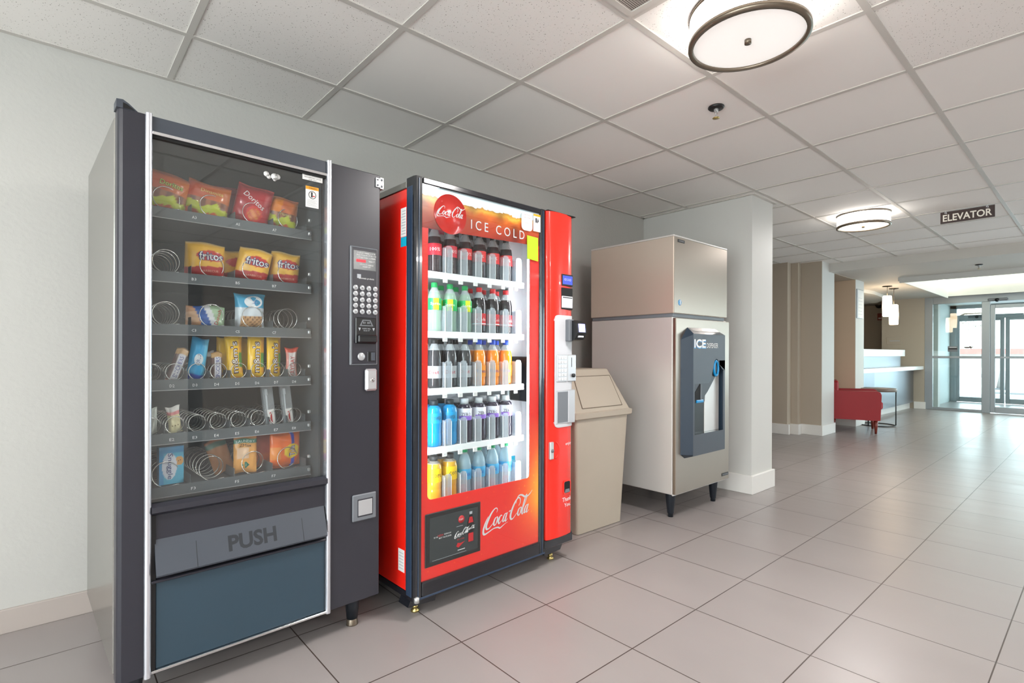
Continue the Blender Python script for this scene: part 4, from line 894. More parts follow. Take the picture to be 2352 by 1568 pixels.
# red column with the controls; its right edge is rounded
q = MB()
prof = [(.777, .066), (.777, .006), (.781, -.004), (.80, -.010), (.86, -.014), (.92, -.012), (.965, -.004), (.985, .010), (.994, .034), (.996, .066)]
def coly(u):
    for i in range(2, len(prof) - 1):
        if prof[i][0] <= u <= prof[i + 1][0]: return prof[i][1] + (prof[i + 1][1] - prof[i][1]) * (u - prof[i][0]) / (prof[i + 1][0] - prof[i][0])
    return prof[2][1]
vs = [(a, b_, z) for z in (.150, 1.838) for a, b_ in prof]; n = len(prof)
q.add(vs, [(i, i + 1, n + i + 1, n + i) for i in range(n - 1)], 'red_col', smooth=True); q.add(vs, [tuple(range(n)), tuple(range(2 * n - 1, n - 1, -1))], 'red_col')
q.box(.775, .992, .0, .066, .100, .150, 'black_gloss', .006); q.box(.775, .99, .066, .11, .10, 1.83, 'black'); q.box(.777, .994, -.012, .066, 1.836, 1.841, 'black', .002)
cf = lambda u, z, d=.0008: (u, coly(u) - d, z)
def ctext(s_, h, u, z, m, w=None):
    q.text(s_, h, (0, 0, 0), m, w=w, fn=lambda a, b_: cf(u + a, z + b_, .0012))
ctext('enjoy', .020, .945, .628, 'txt_w', .060); ctext('Thank', .022, .930, .338, 'txt_w', .082); ctext('You.', .020, .935, .308, 'txt_w', .058)
col = dp(q, 'control_column')
def patch(q, pts, m, d=.001, sub=6):   # a panel that follows the column's curve: outline (u,z) as horizontal slices
    u0 = min(p[0] for p in pts); u1 = max(p[0] for p in pts); z0 = min(p[1] for p in pts); z1 = max(p[1] for p in pts)
    vs = []; N_ = 14
    for i in range(N_ + 1):
        u = u0 + (u1 - u0) * i / N_; vs += [cf(u, z0, d), cf(u, z1, d)]
    q.add(vs, [(2 * i, 2 * i + 2, 2 * i + 3, 2 * i + 1) for i in range(N_)], m)
q = MB()
# grey fascia with rounded corners on its left
N_ = 16; vs = []
for i in range(N_ + 1):
    u = .822 + (.990 - .822) * i / N_; r_ = .03; dx = u - .822; cut = r_ - math.sqrt(max(0, r_ * r_ - (r_ - dx) ** 2)) if dx < r_ else 0
    vs += [cf(u, .722 + cut, .006), cf(u, 1.306 - cut, .006)]
q.add(vs, [(2 * i, 2 * i + 2, 2 * i + 3, 2 * i + 1) for i in range(N_)], 'grey_pl', smooth=True)
vs2 = vs[0::2] + [(a, b_ + .008, c_) for a, b_, c_ in vs[0::2]]; vs3 = vs[1::2] + [(a, b_ + .008, c_) for a, b_, c_ in vs[1::2]]
for v_ in (vs2, vs3): q.add(v_, [(i, i + 1, N_ + 2 + i, N_ + 1 + i) for i in range(N_)], 'grey_pl')
fas = q.build('fascia', col)
q = MB(); q.box(.878, .965, -.018, .01, 1.462, 1.523, 'black', .002); q.box(.884, .960, -.0185, -.017, 1.470, 1.515, 'lcd'); q.text('ICE COLD', .012, (.922, -.0190, 1.495), 'lcd_v', w=.055, res=1); q.build('display', col)
q = MB(); q.box(.876, .966, -.016, .01, 1.338, 1.452, 'gap', .002); q.box(.878, .964, -.019, .0, 1.345, 1.408, 'grey_pl', .003); q.box(.884, .958, -.0195, -.01, 1.398, 1.402, 'gap'); q.build('bill_acceptor', col)
q = MB(); q.box(.905, .945, -.045, .0, 1.170, 1.285, 'grey_dk', .004); q.prism([(-.045, 1.280), (-.078, 1.262), (-.084, 1.215), (-.062, 1.178), (-.045, 1.172), (-.02, 1.172), (-.02, 1.285)], .925, 1.0, 'black', 'yz')
q.add([(.936, -.0795, 1.262), (.990, -.0795, 1.262), (.990, -.0845, 1.218), (.936, -.0845, 1.218)], [(3, 2, 1, 0)], 'lcd_v'); q.box(.942, .985, -.078, -.06, 1.190, 1.200, 'grey_pl', .002); q.build('card_reader', col)
q = MB(); q.box(.836, .916, -.024, .0, .958, 1.100, 'silver', .003)
for r_ in range(6):
    for c_ in range(3):
        q.box(.846 + .022 * c_, .862 + .022 * c_, -.0275, -.023, .966 + .022 * r_, .981 + .022 * r_, 'white', .0015); q.text('*0#789456123ABCDEF'[r_ * 3 + c_], .006, (.854 + .022 * c_, -.0280, .9735 + .022 * r_), 'txt_k', res=1)
q.build('keypad', col)
q = MB(); q.box(.921, .990, -.022, .02, .958, 1.100, 'silver', .004); q.box(.950, .954, -.0225, -.01, 1.035, 1.085, 'gap'); q.lathe([(.010, -.022), (.010, -.032), (.007, -.034), (0, -.034)], 'black', 16, (.962, 0, .990), axis='y'); q.build('coin_panel', col)
q = MB(); q.box(.834, .984, -.021, .0, .738, .915, 'silver', .004); q.box(.842, .925, -.0215, -.01, .745, .908, 'grey_dk', .002); q.box(.930, .978, -.0215, -.01, .745, .908, 'silver', .002); q.box(.925, .930, -.024, -.01, .742, .910, 'grey_pl', .001); q.build('bottle_chute', col)
q = MB(); q.box(.792, .820, -.020, .0, .562, .652, 'hinge', .004); q.lathe([(.009, -.02), (.009, -.024), (0, -.024)], 'grey_dk', 16, (.806, 0, .607), axis='y'); q.lathe([(.040, -.0145), (.045, -.019), (.050, -.0145)], 'red_col', 24, (.818, 0, .607), axis='y', cap=False, a0=-1.2, a1=1.2); q.build('lock', col)
q = MB(); q.prism(rrect(.896, .955, .366, .436, .012, 5), -.0165, .0, 'red_col'); q.prism(rrect(.902, .948, .372, .432, .010, 5), -.0172, .0, 'gap'); q.prism([(.904, .374), (.946, .374), (.940, .392), (.910, .392)], -.0176, .0, 'grey_dk'); q.build('coin_return_cup', col)
# stickers on the left side
q = MB(); q.box(-.0012, .0, .075, .118, 1.600, 1.722, 'paper')
for k in range(9): q.box(-.0016, -.001, .080, .113 - .004 * (k % 3), 1.61 + .012 * k, 1.614 + .012 * k, 'txt_g')
dp(q, 'sticker')
q = MB(); q.box(-.0012, .0, .073, .118, 1.558, 1.598, 'sticker_c'); dp(q, 'sticker')
q = MB(); q.box(-.0012, .0, .082, .130, .178, .272, 'paper')
for k in range(6): q.box(-.0016, -.001, .088, .124, .190 + .013 * k, .193 + .013 * k, 'txt_g')
dp(q, 'sticker')
q = MB(); q.box(.705, .748, .197, .199, .50, .56, 'sticker_c'); dp(q, 'sticker')
q = MB(); q.box(.70, .76, .05, .19, .86, 1.09, 'black', .004); q.box(.701, .77, .045, .05, .85, 1.10, 'grey_pl', .003); dp(q, 'delivery_cup')
for ux in (.6775, .031):   # the cabinet's own light tubes, one at each side of the window
    q = MB(); tb = mat('light_tube_lit', (250, 252, 255), .4, emit=((240, 248, 255), 3.0)) if ux > .5 else M['tube']
    M['tube'] = tb
    q.lathe([(.005, .47), (.005, 1.58)], 'tube', 12, (ux + .004, .035, 0)); dp(q, 'light_tube')
for ux, sgn in ((.668, -1), (.046, 1)):
    l = bpy.data.lights.new('cabinet_light', 'AREA'); l.shape = 'RECTANGLE'; l.size = .02; l.size_y = 1.1; l.energy = 1.5; l.color = (.93, .97, 1)
    o = bpy.data.objects.new('cabinet_light', l); C.objects.link(o)
    d = Vector((sgn * .75, .9, 0)).normalized(); zz = -d; yy = Vector((0, 0, 1)); xx = yy.cross(zz)
    mm = Matrix((xx, yy, zz)).transposed().to_4x4(); mm.translation = Vector((ux, .036, 1.03)); o.matrix_world = DM @ mm

# shelves and bottles
SH = [1.462, 1.200, .948, .688, .440]; BU = [.172 + .0865 * k for k in range(6)]
shelf_o = []
for i, z in enumerate(SH):
    q = MB()
    if i < 4:
        q.box(.030, .690, .078, .70, z - .012, z, 'white', .001); q.box(.030, .690, .070, .080, z - .026, z + .004, 'white', .002)
        for u in BU: q.box(u + .012, u + .036, .066, .071, z - .042, z - .022, 'paper', .001); q.text('%d%d' % (i + 1, BU.index(u)), .008, (u + .024, .0655, z - .032), 'txt_g', w=.012, res=1)
    else: q.box(.030, .690, .078, .70, z - .004, z, 'white', .001)
    so = dp(q, 'shelf')
    q = MB()
    for u in BU:
        w_ = .018; x0 = u + .045 - w_
        q.prism(rrect(x0, x0 + 2 * w_, z + .004, z + .125, .012, 4, (1, 1, 0, 0)), .070, .0725, 'clear'); q.box(x0 - .0006, x0 + .0008, .069, .0725, z + .004, z + .112, 'white'); q.box(x0 + 2 * w_ - .0008, x0 + 2 * w_ + .0006, .069, .0725, z + .004, z + .112, 'white'); q.box(x0, x0 + .003, .0725, .40, z + .004, z + .118, 'clear'); q.box(x0 + 2 * w_ - .003, x0 + 2 * w_, .0725, .40, z + .004, z + .118, 'clear')
    q.build('bottle_guide', so)

def bottle(kind):
    CL = (.86, .93, .97, .30)
    K = {
     'cherry': dict(liq=(54, 44, 48), fill=.163, cap=(236, 110, 140), lab=(214, 40, 60), lz=(.080, .132), txt=('100%', (244, 240, 240))),
     'zero':   dict(liq=(50, 44, 48), fill=.163, cap=(26, 26, 28), lab=(222, 44, 46), lz=(.080, .132), txt=('100%', (244, 240, 240))),
     'sprite': dict(liq=(190, 222, 200), fill=.178, cap=(20, 160, 84), lab=(30, 184, 96), lz=(.098, .150), txt=('Sprite', (250, 250, 250)), la=.45),
     'cola':   dict(liq=(46, 40, 44), fill=.172, cap=(214, 36, 44), lab=(206, 40, 48), lz=(.040, .096), txt=('Cola', (250, 245, 245))),
     'diet':   dict(liq=(54, 54, 58), fill=.176, cap=(40, 42, 44), lab=(176, 178, 182), lz=(.045, .100), txt=('Diet', (190, 40, 48))),
     'orange': dict(liq=(250, 140, 8), fill=.176, cap=(36, 84, 214), lab=(250, 150, 20), lz=(.045, .100), txt=('Fanta', (40, 50, 160))),
     'blue':   dict(liq=(12, 140, 200), fill=.186, cap=(40, 48, 54), lab=(20, 150, 206), lz=(.105, .150), txt=('POWER', (60, 70, 80)), wide=1),
     'purple': dict(liq=(44, 36, 56), fill=.180, cap=(226, 230, 234), lab=(232, 230, 240), lz=(.105, .160), txt=('ZERO', (40, 36, 60)), wide=1),
     'yellow': dict(liq=(220, 168, 50), fill=.170, cap=(62, 64, 66), lab=(246, 206, 20), lz=(.090, .150), txt=('core', (70, 66, 40)), wide=1),
     'water':  dict(liq=(188, 220, 236), fill=.190, cap=(20, 170, 110), lab=(70, 170, 220), lz=(.075, .125), txt=('DASANI', (20, 90, 190)), la=.45),
    }[kind]
    w = K.get('wide'); Hh = .222 if not w else .205
    if w: pr = [(0, .0), (.028, 0), (.0345, .006), (.0345, .05), (.033, .06), (.0345, .07), (.0345, .155), (.031, .170), (.0185, .182), (.0165, .190), (.0165, .196), (0, .197)]
    else: pr = [(0, .0), (.024, 0), (.031, .007), (.0315, .03), (.0305, .05), (.0315, .075), (.0325, .110), (.0325, .140), (.029, .162), (.021, .184), (.0135, .200), (.0125, .212), (0, .213)]
    P = []
    for i in range(len(pr) - 1):
        for k in range(3): t_ = k / 3; P.append((pr[i][0] + (pr[i + 1][0] - pr[i][0]) * t_, pr[i][1] + (pr[i + 1][1] - pr[i][1]) * t_))
    P.append(pr[-1]); la = K.get('la', 1.0)
    c_ = [(cc(*K['liq'], la) if z <= K['fill'] else CL) for r, z in P]
    t = thing('drink_bottle', '', 'bottle', (0, 0, 0), 0)
    q = MB(); q.lathe(P, 'pet', 20, col=c_); q.build('bottle_body', t)
    q = MB(); rc = .0185 if w else .0145
    q.lathe([(rc, Hh - .022), (rc, Hh - .002), (rc - .002, Hh), (0, Hh)], 'print', 20, col=cc(*K['cap'])); q.build('cap', t)
    R = (.0350 if w else .0331); z0, z1 = K['lz']
    q = MB(); q.lathe([(R, z0), (R, z1)], 'print', 24, col=cc(*K['lab']), cap=False)
    if kind == 'sprite': q.lathe([(R + .0003, z0), (R + .0003, z1)], 'print', 8, col=cc(214, 220, 40), cap=False, a0=-1.9, a1=-1.1)
    if kind == 'purple': q.lathe([(R + .0003, z0), (R + .0003, z0 + .020)], 'print', 16, col=cc(150, 110, 210), cap=False, a0=-2.6, a1=-.6)
    if kind == 'cola': q.lathe([(R + .0003, z0 + .004), (R + .0003, z0 + .009)], 'print', 24, col=cc(240, 236, 236), cap=False)
    s_, tc_ = K['txt']; fn = lambda a, b_: ((R + .0008) * math.sin(a / R), -(R + .0008) * math.cos(a / R), (z0 + z1) / 2 + b_)
    q.text(s_, .016, (0, 0, 0), 'print', w=.048, fn=fn, col=cc(*tc_), res=1); q.build('bottle_label', t)
    return t
KN = {'cherry': 'dark cola bottle with pink cap', 'zero': 'dark cola bottle with black cap', 'sprite': 'lemon soda bottle with green cap and label', 'cola': 'dark cola bottle with red cap', 'diet': 'dark soda bottle with grey label', 'orange': 'orange soda bottle with blue cap', 'blue': 'bright blue sports drink bottle with dark cap', 'purple': 'dark purple drink bottle with white cap', 'yellow': 'yellow-labelled drink bottle with dark cap', 'water': 'clear water bottle with green cap'}
rowk = [['cherry'] * 2 + ['zero'] * 4, ['sprite'] * 3 + ['cola'] * 3, ['diet'] * 3 + ['orange'] * 3, ['blue'] * 2 + ['purple'] * 4, ['yellow'] * 2 + ['water'] * 4]
ordn = ['first', 'second', 'third', 'fourth', 'fifth', 'sixth']; shn = ['top', 'second', 'middle', 'fourth', 'bottom']
proto = {}
for si, ks in enumerate(rowk):
    for k, kind in enumerate(ks):
        for dpt in (0, 1):
            if kind not in proto: proto[kind] = o = bottle(kind)
            else: o = copy_tree(proto[kind])
            o.matrix_world = DM @ Matrix.Translation((BU[k], .118 + .072 * dpt, SH[si] + .001)) @ Matrix.Rotation(random.uniform(-.75, .05), 4, 'Z')
            o['label'] = KN[kind] + (', %s from left, front of %s shelf' if dpt == 0 else ', %s from left, behind on %s shelf') % (ordn[k], shn[si])
            o['group'] = 'bottles on the %s shelf of the drink machine' % shn[si]

# ================================================================== ice machine
I = thing('ice_machine', 'tall stainless steel ice machine with dark blue-grey dispenser on black legs', 'ice machine', (3.092, 1.898, 0))
ip = lambda mb, name, parent=None: mb.build(name, parent or I)
q = MB(); q.box(0, .738, .012, .70, .172, 1.352, 'steel_h', .004); ip(q, 'lower_body')
q = MB(); q.box(.004, .736, -.012, .012, .176, 1.345, 'steel', .004); q.box(.0, .738, .004, .014, .166, .176, 'steel_h', .002); ip(q, 'front_panel')
q = MB(); q.box(-.012, .712, -.004, .70, 1.374, 1.882, 'steel_u', .004); q.box(-.010, .710, -.0065, -.003, 1.377, 1.878, 'steel', .001); q.box(-.002, .70, .01, .69, 1.352, 1.376, 'grey_dk')  # front skin darker than the sides, face brightness put into the colour
q.box(-.014, .714, -.006, .70, 1.880, 1.892, 'steel_h', .003); ip(q, 'upper_unit')
q = MB(); q.box(.030, .115, -.0085, -.005, 1.846, 1.866, 'black', .001); q.text('ICEMAKER', .008, (.072, -.0092, 1.856), 'txt_g', w=.062, res=1); ip(q, 'nameplate')
q = MB(); q.mx = Matrix.Translation((0, -.002, 0)); q.lathe([(.0, -.0075), (.018, -.0075), (.020, -.004)], 'cyan', 28, (.060, 0, 1.447), axis='y', cap=False); q.lathe([(.0145, -.008), (.0165, -.008)], 'txt_w', 28, (.060, 0, 1.447), axis='y', cap=False)
q.box(.056, .064, -.0084, -.0076, 1.440, 1.458, 'txt_w'); q.lathe([(0, -.0085), (.005, -.0085)], 'txt_w', 12, (.060, 0, 1.440), axis='y', cap=False); ip(q, 'round_badge')
q = MB(); q.box(.625, .722, -.0155, -.012, .206, .228, 'black', .001); q.text('HOSHIZAKI', .010, (.674, -.0162, .217), 'txt_g', w=.08, res=1); ip(q, 'nameplate')
for lx, ly in ((.085, .075), (.665, .075), (.085, .62), (.665, .62)):
    q = MB(); q.lathe([(.036, .172), (.034, .150), (.022, .028), (.020, .024), (.018, .022), (.018, 0), (0, 0)], 'leg_bk', 20, (lx, ly, 0)); ip(q, 'leg')
# dispenser bezel: a bevelled dark frame standing off the door
A0, A1, Z0, Z1 = .062, .705, .405, 1.285
yb, yf = -.012, -.072
q = MB()
out = [(A0, Z0 + .03), (A0 + .05, Z0), (A1 - .01, Z0), (A1, Z0 + .01), (A1, Z1 - .08), (A1 - .06, Z1), (A0 + .085, Z1), (A0, Z1 - .085)]
B0, B1, W0, W1 = .118, .695, .425, 1.240
inn = [(B0, W0 + .01), (B0 + .012, W0), (B1 - .004, W0), (B1, W0 + .004), (B1, W1 - .006), (B1 - .006, W1), (B0 + .006, W1), (B0, W1 - .006)]
vs = [(a, yb, c_) for a, c_ in out] + [(a, yf, c_) for a, c_ in inn]
q.add(vs, [(i, (i + 1) % 8, 8 + (i + 1) % 8, 8 + i) for i in range(8)], 'bezel')
# front face with its opening: lower right of the panel, sweeping up to the round handle
NI = [(.136, .560), (.136, .905), (.385, .905), (.425, .925), (.470, 1.01), (.485, 1.045), (.505, 1.065), (.535, 1.072), (.565, 1.060), (.585, 1.03), (.664, .99), (.664, .600)]
face_top = [(B0, .905), (B0, W1), (B1, W1), (B1, .99), (.585, 1.03), (.565, 1.060), (.535, 1.072), (.505, 1.065), (.485, 1.045), (.470, 1.01), (.425, .925), (.385, .905)]
q.prism(face_top, yf, yf + .004, 'charcoal_l')
q.box(B0, .136, yf, yf + .004, W0, .905, 'charcoal_l'); q.box(.672, B1, yf, yf + .004, W0, .99, 'charcoal_l'); q.box(.136, .672, yf, yf + .004, W0, .565, 'charcoal_l'); q.box(.664, .672, yf, yf + .004, .565, .99, 'charcoal_l')
q.add([(.64, yf, 1.0), (B1, yf, .985), (B1, yf, 1.06), (.58, yf, 1.06), (.585, yf, 1.03)], [(0, 1, 2, 3, 4)], 'charcoal_l')
ip(q, 'dispenser_bezel')
q = MB()      # recess behind the opening
q.box(.13, .67, -.030, -.0125, .55, 1.08, 'black'); q.box(.13, .136, yf + .004, -.012, .55, .91, 'gap'); q.box(.13, .40, yf + .004, -.02, .905, .91, 'black'); q.box(.13, .67, yf + .002, -.012, .545, .565, 'black_gloss')
q.box(.40, .672, -.034, -.029, .565, 1.075, 'steel_h', .001)
ip(q, 'dispenser_recess')
q = MB()      # chute and lever
q.prism([(.137, .905), (.137, .780), (.34, .780), (.345, .82), (.40, .85), (.50, .92), (.56, .965), (.575, 1.03), (.50, 1.03), (.455, .97), (.41, .912)], yf + .012, -.02, 'charcoal')
q.prism([(.14, .83), (.255, .905), (.255, .79), (.15, .79)], yf + .010, yf + .013, 'gap'); q.box(.262, .272, yf + .006, yf + .014, .785, .90, 'grey_dk')
ip(q, 'ice_chute')
q = MB(); q.box(.185, .300, yf + .002, yf + .014, .775, .795, 'cyan', .003); ip(q, 'push_tab')
q = MB(); pts = [(.530 + .038 * math.cos(a_ * PI / 16), yf + .004, 1.005 + .050 * math.sin(a_ * PI / 16)) for a_ in range(32)]; q.tube(pts, .009, 'cyan', 8, closed=True)
q.prism([(.530 + .03 * math.cos(a_ * PI / 12), 1.005 + .05 * math.sin(a_ * PI / 12)) for a_ in range(24)], yf + .006, yf + .012, 'black'); ip(q, 'dispense_handle')
for o in list(I.children):
    if o.name.split('.')[0] in ('dispenser_bezel', 'dispenser_recess', 'ice_chute', 'push_tab', 'dispense_handle'):
        for v_ in o.data.vertices:
            if v_.co.x > .14: v_.co.x = .14 + .745 * (v_.co.x - .14)
q = MB()
q.text('ICE', .062, (.205, yf - .0006, 1.172), 'cyan', w=.158, bold=.05); q.text('ICE', .058, (.203, yf - .0014, 1.176), 'txt_w', w=.150, bold=.03); q.text('DISPENSER', .034, (.372, yf - .0008, 1.164), 'txt_w', w=.155, res=2); ip(q, 'lettering')

# ================================================================== trash can
T = thing('trash_can', 'tall beige plastic waste bin with swing-flap lid between the drink machine and the ice machine', 'trash can', (2.626, 2.12, 0))
def loft(q, secs, m, smooth=False, capt=True):   # sections (z, halfw, y0, y1)
    vs = []
    for z, hw, y0, y1 in secs:
        r_ = .018
        for cx, cy, a in ((hw - r_, y0 + r_, -90), (hw - r_, y1 - r_, 0), (-hw + r_, y1 - r_, 90), (-hw + r_, y0 + r_, 180)):
            for i in range(5): vs.append((cx + r_ * math.cos(rad(a + 22.5 * i)), cy + r_ * math.sin(rad(a + 22.5 * i)), z))
    n = 20; fs = []
    for j in range(len(secs) - 1): fs += [(j * n + i, j * n + (i + 1) % n, (j + 1) * n + (i + 1) % n, (j + 1) * n + i) for i in range(n)]
    if capt: fs += [tuple(range(n)), tuple((len(secs) - 1) * n + i for i in range(n))]
    q.add(vs, fs, m)
q = MB(); loft(q, [(0, .212, .018, .40), (.004, .216, .012, .405), (.70, .258, -.010, .44), (.712, .262, -.012, .443)], 'can'); q.build('bin_body', T)
q = MB(); loft(q, [(.706, .280, -.022, .452), (.712, .286, -.028, .458), (.742, .288, -.030, .460), (.748, .272, -.016, .444), (1.000, .196, .105, .325), (1.006, .190, .112, .318)], 'can'); lid = q.build('lid', T)
q = MB()
def on(a, z, d=.003): # point on the sloping front of the lid
    t_ = (z - .748) / .252; return (a * (.272 - .076 * t_), -.016 + .121 * t_ - d, z)
vs = [on(-.74, .772), on(.74, .772), on(.86, .962), on(-.86, .962)]; back = [(x, y + .006, z) for x, y, z in vs]
q.add(vs + back, [(0, 1, 2, 3), (0, 4, 5, 1), (1, 5, 6, 2), (2, 6, 7, 3), (3, 7, 4, 0)], 'can')
for a, b_ in ((0, 1), (1, 2), (2, 3), (3, 0)): q.tube([vs[a], vs[b_]], .0022, 'can_d', 6)
q.build('swing_flap', lid)

# ================================================================== elevator sign
E_ = thing('elevator_sign', 'brown hanging sign with cream capital letters under the far ceiling', 'sign', (5.9, .812, 2.254))
q = MB(); q.box(-.004, .004, -.178, .178, 0, .100, 'sign', .001); q.build('sign_plate', E_)
q = MB(); q.text('ELEVATOR', .060, (0, -.0052, .046), 'cream', w=.322, bold=.02); o = q.build('lettering', E_); o.rotation_euler = (0, 0, -PI / 2)
for y in (-.130, .142):
    q = MB(); q.tube([(-.002, y, .111), (-.002, y, .100), (-.010, y + .006, .090), (-.010, y - .010, .084), (-.008, y - .006, .096)], .003, 'white', 6); q.build('hook', E_)

# ================================================================== lobby things
A = thing('armchair', 'red leatherette tub armchair against the lobby pier, seen from its side', 'armchair', (8.608, 2.087, 0), rad(18))
q = MB(); q.prism([(.02, .185), (.595, .185), (.60, .20), (.60, .715), (.585, .72), (.555, .62), (.53, .585), (.04, .592), (.0, .575), (-.012, .54), (-.004, .30), (.0, .19)], 0, .09, 'red_lea', 'yz'); q.build('arm', A)
q = MB(); q.prism([(.02, .185), (.595, .185), (.60, .20), (.60, .715), (.585, .72), (.555, .62), (.53, .585), (.04, .592), (.0, .575), (-.012, .54), (-.004, .30), (.0, .19)], .60, .69, 'red_lea', 'yz'); q.build('arm', A)
q = MB(); q.box(.08, .61, .49, .60, .19, .72, 'red_lea', .02); q.build('backrest', A)
q = MB(); q.box(.09, .60, -.035, .49, .33, .45, 'red_lea', .025); q.box(.08, .61, .0, .52, .185, .33, 'red_lea', .01); q.build('seat_cushion', A)
for lx, ly in ((.05, .05), (.64, .05), (.05, .55), (.64, .55)):
    q = MB(); q.lathe([(.026, .188), (.022, .10), (.013, 0), (0, 0)], 'wood_red', 12, (lx, ly, 0)); q.build('leg', A)
t = thing('side_table', 'round brown-topped side table with thin black metal frame behind the red armchair', 'side table', (9.72, 2.40, 0))
q = MB(); q.lathe([(0, .530), (.245, .530), (.25, .535), (.25, .575), (.245, .58), (0, .58)], 'brown_top', 40); q.build('table_top', t)
q = MB(); q.tube([(.235 * math.cos(a_ * PI / 20), .235 * math.sin(a_ * PI / 20), .008) for a_ in range(40)], .008, 'black', 6, closed=True); q.build('base_ring', t)
for a_ in (rad(-75), rad(45), rad(165)):
    q = MB(); q.tube([(.235 * math.cos(a_), .235 * math.sin(a_), .01), (.235 * math.cos(a_), .235 * math.sin(a_), .53)], .008, 'black', 6); q.build('leg', t)
R_ = thing('reception_desk', 'curved silver-fronted reception desk with white upper counter in the lobby', 'reception desk', (0, 0, 0))
fr2 = [(9.70, 2.72), (10.6, 2.66), (13.30, 2.66), (13.30, 3.1), (9.70, 3.1)]
q = MB(); q.prism(fr2, .13, .80, 'desk_steel', 'xy'); q.build('front_panel', R_)
q = MB(); q.prism([(9.72, 2.80), (13.30, 2.72), (13.30, 3.05), (9.72, 3.05)], 0, .13, 'base_white', 'xy'); q.build('plinth', R_)
arc = [(12.35 + .40 * math.sin(rad(a_)), 3.10 - .42 * math.cos(rad(a_))) for a_ in range(0, 91, 10)]
q = MB(); q.prism([(9.70, 2.72)] + arc + [(12.7, 3.5), (9.70, 3.5)], .87, 1.07, 'desk_steel', 'xy'); q.build('upper_front', R_)
arc2 = [(12.40 + .46 * math.sin(rad(a_)), 3.12 - .50 * math.cos(rad(a_))) for a_ in range(0, 91, 10)]
q = MB(); q.prism([(9.70, 2.66)] + arc2 + [(12.8, 3.6), (9.70, 3.6)], 1.07, 1.19, 'stone', 'xy'); q.build('upper_counter', R_)
q = MB(); q.prism([(9.70, 2.60), (13.34, 2.50), (13.34, 2.9), (9.70, 3.0)], .80, .868, 'stone', 'xy'); q.build('lower_counter', R_)
for (x, y, z, lb) in ((10.55, 2.47, 1.74, 'glowing glass pendant lamp over the reception desk, the higher of two'), (11.0, 2.48, 1.62, 'glowing glass pendant lamp over the reception desk, the lower of two')):
    t = thing('pendant_lamp', lb, 'pendant lamp', (x, y, z), 0, 'pendant lamps over the reception desk')
    q = MB(); q.lathe([(0, 0), (.058, 0), (.064, .01), (.069, .17), (.064, .33), (.055, .345), (.0, .345)], 'shade_p', 24); q.build('glass_shade', t)
    q = MB(); q.tube([(0, 0, .345), (0, 0, 2.245 - z)], .004, 'nickel', 6); q.build('stem', t)
    q = MB(); q.lathe([(.07, 2.24 - z), (.07, 2.25 - z), (0, 2.25 - z)], 'nickel', 20); q.lathe([(0, 2.24 - z), (.07, 2.24 - z)], 'nickel', 20, cap=False); q.build('canopy', t)
t = thing('picture_frame', 'slim framed notice on the bright side of the lobby pier', 'picture frame', (9.45, 2.578, 1.66))
q = MB(); q.box(-.15, .15, -.02, .0, 0, .45, 'alu', .004); q.build('frame', t)
q = MB(); q.box(-.135, .135, -.022, -.018, .015, .435, 'paper'); 
for k in range(6): q.box(-.10, .10 - .02 * (k % 2), -.023, -.021, .06 + .05 * k, .065 + .05 * k, 'txt_g')
q.build('print_sheet', t)
t = thing('wall_notice', 'pale narrow notice plate on the beige wall behind the desk', 'notice', (13.348, 3.0, 1.31))
q = MB(); q.box(-.006, 0, -.13, .13, 0, .15, 'wall_beige', .002); q.build('plate', t); q = MB(); q.box(-.008, -.005, -.10, .08, .07, .085, 'txt_g'); q.build('printed_line', t)
t = thing('fire_alarm_box', 'small red alarm box on the recessed wall behind the desk', 'fire alarm', (14.598, 3.55, 1.90))
q = MB(); q.box(-.04, 0, -.05, .05, 0, .16, 'alarm', .005); q.build('housing', t); q = MB(); q.box(-.042, -.039, -.03, .03, .03, .06, 'paper'); q.build('label_plate', t)
t = thing('dome_camera', 'black dome security camera under the ceiling behind the desk', 'security camera', (14.4, 3.53, 2.25))
q = MB(); q.lathe([(0, 0), (.08, 0), (.08, -.02)], 'nickel', 20, cap=False); q.build('mount_ring', t); q = MB(); q.lathe([(.065, -.018), (.06, -.05), (.04, -.075), (0, -.085)], 'black', 20, cap=False); q.build('dome', t)

